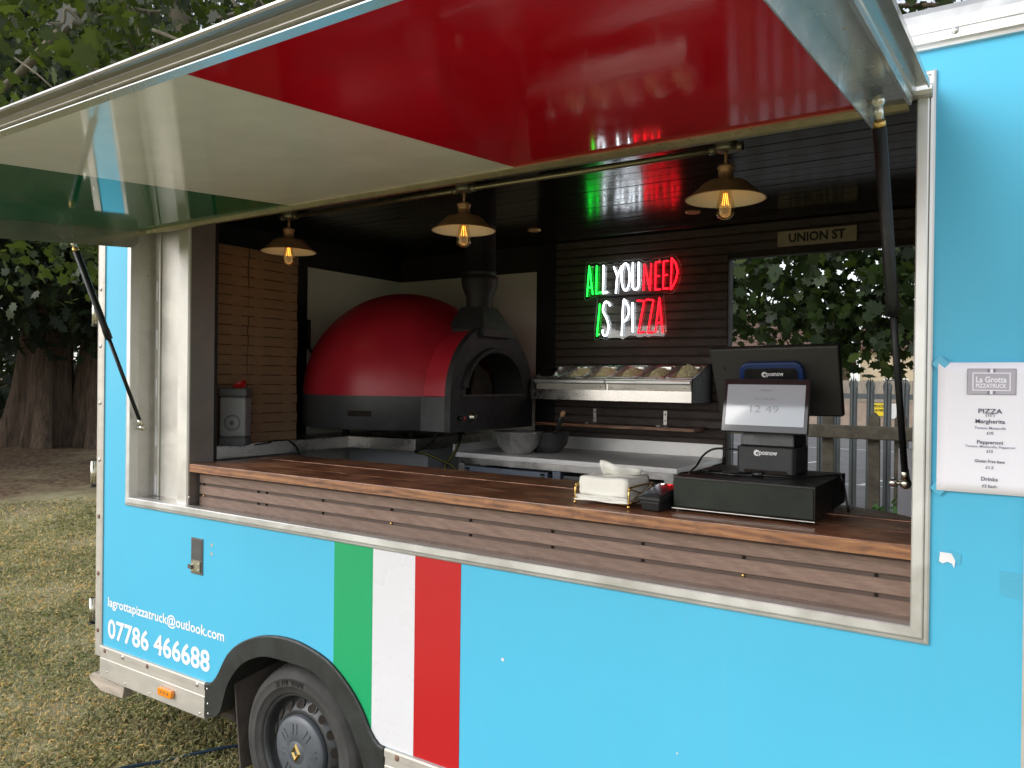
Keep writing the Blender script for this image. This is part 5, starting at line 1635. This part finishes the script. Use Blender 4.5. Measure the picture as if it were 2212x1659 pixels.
flat('logo_frame', lx0 + 0.0095, lx1 - 0.0095, lz0 + 0.008, lz1 - 0.008, 'paper', YM - 0.0009)
flat('logo_field', lx0 + 0.0118, lx1 - 0.0118, lz0 + 0.0103, lz1 - 0.0103, 'paper_grey', YM - 0.0012)
lettering('La Grotta', (lx0 + 0.0165, YM - 0.0015, 1.8078), (1, 0, 0), (0, 0, 1), 0.0590, 0.0140, 'paper', mn, 0.03)
lettering('PIZZATRUCK', (lx0 + 0.0165, YM - 0.0015, 1.7960), (1, 0, 0), (0, 0, 1), 0.0590, 0.0095, 'paper', mn, 0.03)
for (tx, zc, h, w, soft) in (('PIZZA', 1.7435, 0.0105, 0.046, 0), ('(12")', 1.7335, 0.0075, 0.017, 0), ('Margherita', 1.7190, 0.0120, 0.057, 0), ('Tomato, Mozzarella', 1.7050, 0.0068, 0.060, 1), ('£10', 1.6940, 0.0065, 0.0125, 0),
                      ('Pepperoni', 1.6720, 0.0110, 0.050, 0), ('Tomato, Mozzarella, Pepperoni', 1.6625, 0.0070, 0.096, 1), ('£12', 1.6530, 0.0065, 0.0125, 0), ('Gluten Free base', 1.6305, 0.0070, 0.058, 0), ('£1.5', 1.6165, 0.0065, 0.015, 0),
                      ('Drinks', 1.5905, 0.0090, 0.032, 0), ('£2 Each', 1.5745, 0.0065, 0.028, 0)):
    lettering(tx, (CXm, YM - 0.0003, zc - h / 2), (1, 0, 0), (0, 0, 1), w, h, 'print_soft' if soft else 'print_ink', mn, 0.012, 'C')
for (x, z) in ((-0.168, 1.850), (-0.168, 1.561), (0.030, 1.850)):
    MB().prism([(x - 0.018, z), (x, z + 0.020), (x + 0.020, z + 0.002), (x + 0.002, z - 0.018)], -0.0092, -0.0088, 'y').obj('tape', 'tape', mn)

# rope on the grass
tag(MB().tube(dense([(-3.02, 0.55, 0.02), (-3.12, 0.42, 0.012), (-3.20, 0.27, 0.024), (-3.33, 0.06, 0.012), (-3.40, -0.12, 0.026), (-3.47, -0.35, 0.018)], 6), 0.0075, 7).obj('rope', 'rope_blue'), 'dark blue rope lying on the grass by the wheel', 'rope')

# ------------------------------------------------------------------ leaves
MAPLE = np.array([(0, -.46), (.10, -.36), (.30, -.40), (.26, -.22), (.50, -.06), (.34, .04), (.40, .30), (.20, .22), (.10, .34), (0, .56),
                  (-.10, .34), (-.20, .22), (-.40, .30), (-.34, .04), (-.50, -.06), (-.26, -.22), (-.30, -.40), (-.10, -.36)], float)
OVAL = np.array([(0, -.5), (.22, -.22), (.26, .08), (.0, .5), (-.26, .08), (-.22, -.22)], float)
FROND = np.array([(0, -.5), (.10, -.30), (.30, -.22), (.13, -.12), (.26, .06), (.10, .10), (.16, .28), (0, .5), (-.16, .28), (-.10, .10), (-.26, .06), (-.13, -.12), (-.30, -.22), (-.10, -.30)], float)

def leaf_mesh(name, pos, size, tmpl, mat, droop=0.5, tone=None, upn=0.35):
    N, K = len(pos), len(tmpl)
    d = rng.normal(size=(N, 3)) * 0.75
    d[:, 2] -= droop
    d /= np.linalg.norm(d, axis=1)[:, None]
    nn = rng.normal(size=(N, 3))
    nn[:, 2] += upn * 2
    nn -= d * (nn * d).sum(1)[:, None]
    nn /= np.linalg.norm(nn, axis=1)[:, None]
    xx = np.cross(d, nn)
    sz = size * rng.uniform(0.45, 1.3, N)
    fold = -0.22 * np.abs(tmpl[:, 0]) * rng.uniform(0.2, 1.4, N)[:, None] - 0.10 * (tmpl[:, 1] ** 2)[None] 
    V = (pos[:, None, :] + xx[:, None, :] * (tmpl[None, :, 0:1] * sz[:, None, None]) + d[:, None, :] * (tmpl[None, :, 1:2] * sz[:, None, None])
         + nn[:, None, :] * (fold * sz[:, None])[:, :, None])
    if tone is None:
        tone = np.clip(rng.beta(1.3, 2.6, N) * 1.15, 0, 1)
    return mesh_np(name, V.reshape(-1, 3), K, mat, tone)

def crown_points(ells, N, ncl, spread, hollow=0.35):
    """clumped points through the volume of several ellipsoids"""
    out_ = []
    wts = np.array([e[6] if len(e) > 6 else e[3] * e[4] * e[5] for e in ells]) ** (1.0 if len(ells[0]) > 6 else 0.8)
    wts /= wts.sum()
    for e, w in zip(ells, wts):
        k = max(3, int(ncl * w))
        c = rng.normal(size=(k, 3))
        c /= np.linalg.norm(c, axis=1)[:, None]
        c *= (hollow + (1 - hollow) * rng.random(k) ** 0.5)[:, None]
        c = c * np.array(e[3:6]) + np.array(e[:3])
        m_ = int(N * w)
        idx = rng.integers(0, k, m_)
        out_.append((c[idx] + rng.normal(size=(m_, 3)) * spread * np.array([1, 1, 0.6]), c))
    return np.concatenate([a for a, _ in out_]), np.concatenate([c for _, c in out_])

def limb(p0, p1, r0, r1, wob, k=7):
    p0, p1 = Vector(p0), Vector(p1)
    pts, rr = [], []
    for i in range(k + 1):
        s_ = i / k
        q = p0.lerp(p1, s_)
        if 0 < i < k:
            q += Vector((random.uniform(-wob, wob), random.uniform(-wob, wob), random.uniform(-wob, wob) * 0.6 + wob * math.sin(PI * s_) * 0.6))
        pts.append(q)
        rr.append(r0 + (r1 - r0) * s_)
    return pts, rr

def tree(name, label, base, top, r0, ells, N, ncl, spread, size, tmpl, mat, bark, droop, limbs, cat='tree', group=None, flare=0.0, fork=0.5, minz=-9):
    t_ = thing(name, label, cat, base, group)
    b_ = MB()
    K = 9
    pts, rr = [], []
    for i in range(K + 1):
        s_ = i / K
        q = Vector(base).lerp(Vector(top), s_) + (Vector((math.sin(s_ * 5 + base[0]), math.cos(s_ * 4 + base[1]), 0)) * 0.12 * s_)
        pts.append(q)
        rr.append(r0 * (1 - 0.75 * s_) + (flare * r0 * math.exp(-s_ * K * 1.1)))
    if flare:
        # fluted trunk
        n_ = 44
        vv = []
        rows = 18
        for i in range(rows + 1):
            s_ = i / rows * 0.55
            q = Vector(base).lerp(Vector(top), s_)
            rad = r0 * (1 - 0.6 * s_) + flare * r0 * math.exp(-s_ * 16)
            for j in range(n_):
                a = 2 * PI * j / n_
                fl_ = 1 + (0.16 * math.sin(a * 5 + base[0] + s_ * 3) + 0.10 * math.sin(a * 9 + base[1] * 3 - s_ * 5) + 0.05 * math.sin(a * 17 + s_ * 9)) * (0.6 + math.exp(-s_ * 10))
                vv.append((q.x + rad * fl_ * math.cos(a), q.y + rad * fl_ * math.sin(a), q.z - 0.05 + 0.0))
        ff = [(i * n_ + j, i * n_ + (j + 1) % n_, (i + 1) * n_ + (j + 1) % n_, (i + 1) * n_ + j) for i in range(rows) for j in range(n_)]
        b_.add(vv, ff, True)
        b_.obj('trunk', bark, t_)
    else:
        b_.tube(pts, rr, 12).obj('trunk', bark, t_)
    P_, cl = crown_points(ells, N, ncl, spread)
    P_ = P_[P_[:, 2] > minz]
    lb = MB()
    pick = cl[rng.permutation(len(cl))[:limbs]]
    for c in pick:
        s_ = fork + (1 - fork) * random.random() * 0.9
        p0 = Vector(base).lerp(Vector(top), s_)
        L = (Vector(c) - p0).length
        a, r_ = limb(p0, c, r0 * 0.24 * (1.2 - s_) + 0.02, 0.010, 0.06 * L, 8)
        ad = dense([tuple(q) for q in a], 3)
        lb.tube(ad, list(np.interp(np.linspace(0, 1, len(ad)), np.linspace(0, 1, len(r_)), r_)), 7, caps=False)
        for q in range(3):
            k = random.randint(3, 7)
            e = Vector(a[k]) + Vector((random.uniform(-1, 1), random.uniform(-1, 1), random.uniform(-0.7, 0.5))) * 0.22 * L
            a2, r2 = limb(a[k], e, r_[k] * 0.5, 0.005, 0.03 * L, 5)
            lb.tube(a2, r2, 5, caps=False)
    lb.obj('limbs', bark, t_)
    c_ = place('crown', leaf_mesh('crown', P_, size, tmpl, mat, droop), t_)
    c_['kind'] = 'stuff'
    return t_

# sycamore overhanging behind the truck's tail
syc = tree('sycamore_tree', 'leafy sycamore overhanging the raised hatch at the top left', (-10.2, 6.6, 0), (-8.6, 4.8, 7.5), 0.26,
           [(-7.4, 2.5, 5.1, 3.2, 2.4, 1.9), (-10.5, 5.0, 6.6, 4.0, 3.2, 2.8), (-5.2, 3.4, 5.4, 2.0, 1.6, 1.4), (-8.9, 2.5, 3.0, 1.7, 1.1, 0.6)], 17500, 260, 0.34, 0.118, MAPLE, 'leaf_syc', 'bark_pale', 0.55, 26, fork=0.35, minz=2.15)
# the nearest leaves stand as leaves of their own
lm = []
for k in range(4):
    lm.append(leaf_mesh('leaf', np.zeros((1, 3)), 0.15, MAPLE, 'leaf_syc', 0.6, np.array([(0.18, 0.38, 0.58, 0.95)[k]])))
made = 0
while made < 260:
    a = R(random.uniform(-68, -44))
    dist = random.uniform(4.3, 6.8)
    el = R(random.uniform(15, 30))
    p = Vector((math.sin(a) * dist, -2.07 + math.cos(a) * dist, 1.8 + dist * math.tan(el)))
    if math.sin(p.x * 2.1 + p.z * 1.7) + math.sin(p.y * 2.7 - p.z * 2.3) < -0.15:
        continue
    o = place('leaf', lm[made % 3 if random.random() < 0.85 else 3], syc, Matrix.Translation(p) @ Euler((random.gauss(0, 0.5), random.gauss(0, 0.5), random.uniform(0, 6.28))).to_matrix().to_4x4())
    made += 1
tw = MB()
for (p0, p1, ra, rb) in (((-7.15, 3.35, 4.3), (-8.0, 2.5, 6.7), 0.12, 0.08), ((-7.0, 3.6, 4.7), (-6.9, 3.1, 7.2), 0.09, 0.06), ((-9.8, 1.6, 4.2), (-7.9, 2.4, 6.0), 0.03, 0.06), ((-7.5, 2.9, 5.2), (-8.6, 3.4, 5.6), 0.05, 0.03)):
    a2, r2 = limb(p0, p1, ra, rb, 0.07, 5)
    a2 = dense([tuple(q) for q in a2], 4)
    tw.tube(a2, list(np.interp(np.linspace(0, 1, len(a2)), np.linspace(0, 1, len(r2)), r2)), 10)
for k in range(16):
    a = R(random.uniform(-68, -46))
    dist = random.uniform(4.8, 7)
    p = Vector((math.sin(a) * dist, -2.07 + math.cos(a) * dist, 1.8 + dist * math.tan(R(random.uniform(15, 30)))))
    e = p + Vector((random.uniform(-1.4, 1.0), random.uniform(-0.6, 1.4), random.uniform(-0.2, 1.1)))
    a2, r2 = limb(p, e, 0.005, 0.014, 0.07, 5)
    a2 = dense([tuple(q) for q in a2], 4)
    tw.tube(a2, list(np.interp(np.linspace(0, 1, len(a2)), np.linspace(0, 1, len(r2)), r2)), 6)
tw.obj('twigs', 'bark_pale', syc)['kind'] = 'stuff'

# big dark conifers with fluted trunks
for (x, y, r0, lab) in ((-21.0, 7.95, 0.60, 'broad fluted trunk of the leftmost dark conifer beyond the grass'), (-20.1, 8.95, 0.55, 'dark conifer standing just right of the broadest fluted trunk'), (-25.0, 12.0, 0.6, 'dark conifer standing furthest back behind the two trunks'), (-23.5, 5.6, 0.5, 'dark conifer at the far left edge, trunk half cut off'),
                         (-21.5, 0.5, 0.5, 'unseen dark conifer added left of the grass to cast shade'), (-18.5, 3.6, 0.22, 'slim dark conifer added to shade the broad fluted trunks')):  # these two trees are added at the left to shade the trunks
    tree('conifer_tree', lab, (x, y, 0), (x + 0.5, y + 0.4, 15), r0, [(x + 1.0, y - 0.6, 6.4, 4.2, 4.0, 4.2), (x + 0.6, y, 11, 3.2, 3.2, 4.0), (x + 3.2, y - 0.9, 4.0, 1.8, 1.8, 1.5)], 6500, 150, 0.45, 0.40, FROND, 'leaf_conifer', 'bark_brown', 1.0, 14, group='dark conifers beyond the grass', flare=0.55, fork=0.2, minz=1.9)
# far wood closing the view
P_ = np.c_[rng.uniform(-48, -26, 16000), rng.uniform(-6, 40, 16000), rng.random(16000) ** 1.3 * 15]
wd = place('far_wood', leaf_mesh('far_wood', P_, 0.95, FROND, 'leaf_conifer', 0.7))
tag(wd, 'dark wood closing the view beyond the conifers', 'wood', None, 'stuff')

# maple on the far side of the truck
mp = tree('maple_tree', 'maple with hanging leaves seen through the opening behind the till', (2.6, 7.6, 0), (1.4, 7.2, 6.5), 0.22,
          [(-1.5, 6.9, 3.15, 2.7, 0.9, 1.10, 6.6), (0.2, 9.0, 6.6, 5.0, 3.0, 3.0, 11.0), (-4.2, 8.2, 6.0, 3.4, 2.2, 2.6, 4.5)], 26000, 420, 0.26, 0.135, MAPLE, 'leaf_maple', 'bark_brown', 0.8, 22, fork=0.3, minz=1.84)
lm2 = [leaf_mesh('leaf', np.zeros((1, 3)), 0.15, MAPLE, 'leaf_maple', 0.9, np.array([q])) for q in (0.3, 0.5, 0.85)]
made = 0
while made < 110:
    x, y, z = random.uniform(-2.5, -0.3), random.uniform(5.6, 6.6), random.uniform(1.85, 3.1)
    if math.sin(x * 4.1 + z * 3.3) + math.sin(z * 5.1 - x * 2.0) < 0.1:
        continue
    place('leaf', lm2[made % 3], mp, T(x, y, z) @ Euler((random.gauss(0, 0.5), random.gauss(0, 0.5), random.uniform(0, 6.28))).to_matrix().to_4x4())
    made += 1

# steel palisade fence
pf_ = thing('palisade_fence', 'grey steel palisade fence with pointed pales behind the truck', 'fence', (-1.5, 5.9, 0))
def pale_mesh():
    b_ = MB()
    w = 0.034
    sec = [(-w, 0.006), (-w * 0.55, -0.008), (-w * 0.25, -0.008), (0, 0.004), (w * 0.25, -0.008), (w * 0.55, -0.008), (w, 0.006)]
    tops = [1.80, 1.855, 1.82, 1.90, 1.82, 1.855, 1.80]
    v_ = [(x, y, 0.0) for x, y in sec] + [(x, y, 1.74) for x, y in sec] + [(x * (0.8 if i not in (0, 6) else 1.25), y - (0.012 if i in (0, 6) else 0), t_) for i, ((x, y), t_) in enumerate(zip(sec, tops))]
    f = []
    for r_ in range(2):
        for i in range(6):
            f.append((r_ * 7 + i, r_ * 7 + i + 1, r_ * 7 + 8 + i, r_ * 7 + 7 + i))
    return b_.add(v_, f).mesh('pale', 'galv')
pm = pale_mesh()
for k in range(56):
    o = place('pale', pm, pf_, T(-5.50 + k * 0.1475, 5.90, random.uniform(-0.01, 0.01)))
for z in (0.35, 1.665):
    rl = MB().box(-5.6, 2.8, 5.908, 5.914, z, z + 0.05)
    rl.box(-5.6, 2.8, 5.914, 5.955, z + 0.045, z + 0.05)
    rl.obj('rail', 'galv', pf_)
for x in (-5.0, -2.35, 0.30):
    MB().box(x, x + 0.08, 5.96, 6.02, 0, 1.75).obj('post', 'galv', pf_)
# the same kind of fence beyond the trunks on the left
pf2 = thing('palisade_fence', 'dark steel palisade fence half hidden behind the left tree trunks', 'fence', (-27, 12, 0))
for k in range(70):
    place('pale', pm, pf2, T(-29.0 + k * 0.12, 13.6 + k * 0.045, 0.25) @ Matrix.Rotation(R(20), 4, 'Z') @ Matrix.Diagonal((1.3, 1, 1.15, 1)))
MB().hexa([(-29, 13.62, 1.85), (-20.6, 16.8, 1.85), (-20.6, 16.85, 1.85), (-29, 13.67, 1.85), (-29, 13.62, 1.92), (-20.6, 16.8, 1.92), (-20.6, 16.85, 1.92), (-29, 13.67, 1.92)]).obj('rail', 'galv', pf2)

# stained post and rail fence nearer the truck
tf = thing('timber_fence', 'mossy brown post and rail fence in front of the steel pales', 'fence', (-1.1, 5.0, 0))
def post_mesh():
    b_ = MB().box(-0.043, 0.043, -0.035, 0.035, 0, 1.52)
    b_.hexa([(-0.043, -0.035, 1.52), (0.043, -0.035, 1.52), (0.043, 0.035, 1.52), (-0.043, 0.035, 1.52), (-0.006, -0.035, 1.566), (0.006, -0.035, 1.566), (0.006, 0.035, 1.566), (-0.006, 0.035, 1.566)])
    return b_.mesh('post', 'fence_post')
pmm = post_mesh()
for x in (-3.6, -3.2, -2.45, -2.08, -1.73, -1.42, -1.055, -0.865, -0.52, -0.20, 0.2, 0.6):
    place('post', pmm, tf, T(x, 5.10, 0) @ Matrix.Rotation(R(random.uniform(-0.8, 0.8)), 4, 'Y'))
rl = MB().hexa([(-4, 5.0, 1.335), (1.0, 5.0, 1.345), (1.0, 5.06, 1.345), (-4, 5.06, 1.335), (-4, 5.0, 1.447), (1.0, 5.0, 1.457), (1.0, 5.06, 1.457), (-4, 5.06, 1.447)])
bevel(rl.obj('rail', 'fence_post', tf), 0.01)
MB().box(-4, 1.0, 5.0, 5.06, 0.45, 0.56).obj('rail', 'fence_post', tf)

# ivy low behind the truck
iv = thing('ivy', 'green ivy leaves showing above the right end of the counter', 'plant', (-0.75, 4.1, 0))
P_ = np.c_[rng.normal(-0.72, 0.22, 420), rng.normal(4.25, 0.16, 420), rng.uniform(0.3, 1.02, 420)]
P_ = P_[P_[:, 2] < 1.0 - np.abs(P_[:, 0] + 0.68) * 0.35]
c_ = place('leaves', leaf_mesh('leaves', P_, 0.085, OVAL, 'leaf_ivy', 0.2, None, 0.8), iv)
c_['kind'] = 'stuff'
MB().tube([(-0.72, 4.25, 0), (-0.70, 4.25, 0.5), (-0.74, 4.22, 0.95)], [0.02, 0.015, 0.006], 7).obj('stem', 'bark_brown', iv)

# boundary wall with close-board fence on top
wl_ = thing('boundary_wall', 'low tan rendered wall across the car park', 'wall', (-3, 33, 0))
MB().box(-40, 50, 33.0, 33.3, 0, 1.08).obj('wall', 'render_tan', wl_)
MB().box(-40, 50, 32.97, 33.33, 1.08, 1.15).obj('coping', 'board_grey', wl_)
cf_ = thing('board_fence', 'weathered close board fence on top of the tan wall', 'fence', (-3, 33.4, 1.1))
bme = MB().box(0, 0.145, 0, 0.02, 0, 0.86).mesh('board', 'board_grey')
for k in range(150):
    place('board', bme, cf_, T(-16 + k * 0.155, 33.45 + (k % 2) * 0.012, 1.1 + random.uniform(-0.015, 0.015)))
yl = thing('warning_sign', 'yellow private car park notice fixed to the tan wall', 'sign', (-5.9, 32.97, 0.9))
SX = -5.05
MB().box(SX - 0.24, SX + 0.24, 32.945, 32.965, 0.52, 1.04).obj('plate', 'yellow', yl)
lettering('PRIVATE', (SX, 32.94, 0.86), (1, 0, 0), (0, 0, 1), 0.40, 0.12, 'ink_black', yl, 0.03, 'C')
lettering('CAR PARK', (SX, 32.94, 0.70), (1, 0, 0), (0, 0, 1), 0.40, 0.11, 'ink_black', yl, 0.03, 'C')
tag(MB().box(SX + 0.42, SX + 0.66, 32.945, 32.965, 0.42, 1.04).obj('notice_board', 'frame_white'), 'plain white notice fixed beside the yellow sign', 'sign')

# houses beyond
def house(x0, x1, y0, y1, h, ridge, wallm, lab, n_course):
    hs2 = thing('house', lab, 'house', ((x0 + x1) / 2, y0, 0))
    MB().box(x0, x1, y0, y1, 0, h).obj('wall', wallm, hs2)
    for k in range(n_course):
        z = 0.3 + k * (h - 0.4) / n_course
        MB().box(x0, x1, y0 - 0.03, y0 - 0.001, z, z + (h - 0.4) / n_course - 0.05).obj('board', wallm, hs2)
    rf = MB().prism([(y0 - 0.5, h - 0.15), ((y0 + y1) / 2, ridge), (y1 + 0.5, h - 0.15), (y1 + 0.5, h - 0.3), ((y0 + y1) / 2, ridge - 0.2), (y0 - 0.5, h - 0.3)], x0 - 0.4, x1 + 0.4, 'x').obj('roof', 'roof_tile', hs2)
    for k in range(12):
        s_ = k / 12
        y = y0 - 0.5 + ((y0 + y1) / 2 - y0 + 0.5) * s_
        z = h - 0.13 + (ridge - h + 0.15) * s_
        dy, dz = ((y0 + y1) / 2 - y0 + 0.5) / 12, (ridge - h + 0.15) / 12
        MB().hexa([(x0 - 0.4, y - 0.02, z), (x1 + 0.4, y - 0.02, z), (x1 + 0.4, y + dy, z + dz - 0.02), (x0 - 0.4, y + dy, z + dz - 0.02),
                   (x0 - 0.4, y - 0.02, z + 0.07), (x1 + 0.4, y - 0.02, z + 0.07), (x1 + 0.4, y + dy, z + dz + 0.01), (x0 - 0.4, y + dy, z + dz + 0.01)]).obj('tile_course', 'roof_tile', rf)
    for x in np.arange(x0 + 1.2, x1 - 1.2, 2.6):
        for z in (0.9, 3.4):
            if z + 1.3 > h:
                continue
            w_ = MB().box(x, x + 1.2, y0 - 0.06, y0 - 0.032, z, z + 1.25).obj('window', 'frame_white', hs2)
            for q in (0, 1):
                MB().box(x + 0.06 + q * 0.56, x + 0.58 + q * 0.56, y0 - 0.075, y0 - 0.061, z + 0.07, z + 1.18).obj('pane', 'window_dark', w_)
    return hs2
house(-7.6, 2.5, 44, 52, 3.9, 5.6, 'house_cream', 'cream boarded house glimpsed through the maple leaves', 22)
house(-19.0, -9.2, 41, 50, 2.9, 6.0, 'render_tan', 'brown tiled roof house glimpsed left of the cream house', 10)

# ------------------------------------------------------------------ grass blades
NB = 240000
az = rng.uniform(R(-78), R(-28), NB)
u = rng.random(NB)
rad = 2.0 * (13.0 / 2.0) ** (u ** 0.92)
gx, gy = np.sin(az) * rad, -2.07 + np.cos(az) * rad
clump = np.sin(gx * 3.1 + 1.3 * np.sin(gy * 2.3)) + np.sin(gy * 4.3 + 1.7 * np.sin(gx * 1.9)) + 0.8 * np.sin(gx * 9.1) * np.sin(gy * 8.3)
bare = np.clip((-gx - 9.8) / 2.5, 0, 0.93)
keep = ~((gx > -3.0) & (gy > 0.7)) & (rng.random(NB) > bare) & (clump + rng.normal(0, 0.9, NB) > -1.9)
gx, gy, rad, clump = gx[keep], gy[keep], rad[keep], clump[keep]
n_ = len(gx)
L = rng.uniform(0.015, 0.036, n_) * (1 + 0.10 * clump) * (0.85 + 0.05 * rad)
W_ = rng.uniform(0.0011, 0.0022, n_) * (0.8 + 0.28 * rad)
th = rng.uniform(0, 2 * PI, n_)
lean = rng.uniform(0.25, 1.35, n_)
dx, dy = np.cos(th), np.sin(th)
sx, sy = -dy, dx
base_ = np.c_[gx, gy, np.full(n_, -0.002)]
side = np.c_[sx, sy, np.zeros(n_)] * W_[:, None]
mid_p = base_ + np.c_[dx * lean * 0.30, dy * lean * 0.30, np.full(n_, 0.55)] * L[:, None]
tip = base_ + np.c_[dx * lean * 0.95, dy * lean * 0.95, 0.92 - 0.30 * lean] * L[:, None]
V = np.stack([base_ - side, base_ + side, mid_p + side * 0.8, tip, mid_p - side * 0.8], axis=1)
tone = np.clip(rng.normal(0.50, 0.27, n_) - 0.10 * clump, 0, 1)
gr = place('grass', mesh_np('grass', V.reshape(-1, 3), 5, 'grass_mat', tone))
tag(gr, 'short dry green and straw coloured grass beside the truck', 'grass', None, 'stuff')

# fallen leaves and bits of straw lying on the grass
n_ = 260
az = rng.uniform(R(-76), R(-34), n_)
rad = 2.2 * (12.0 / 2.2) ** rng.random(n_)
gx, gy = np.sin(az) * rad, -2.07 + np.cos(az) * rad
ok = ~((gx > -3.2) & (gy > 0.5))
P_ = np.c_[gx, gy, rng.uniform(0.022, 0.036, n_)][ok]
fm = leaf_mesh('fallen_leaves', P_, 0.045, OVAL, 'leaf_fallen', 0.0, rng.random(len(P_)), 2.2)
tag(place('fallen_leaves', fm), 'small dry leaves and straw scattered over the grass', 'leaves', None, 'stuff')
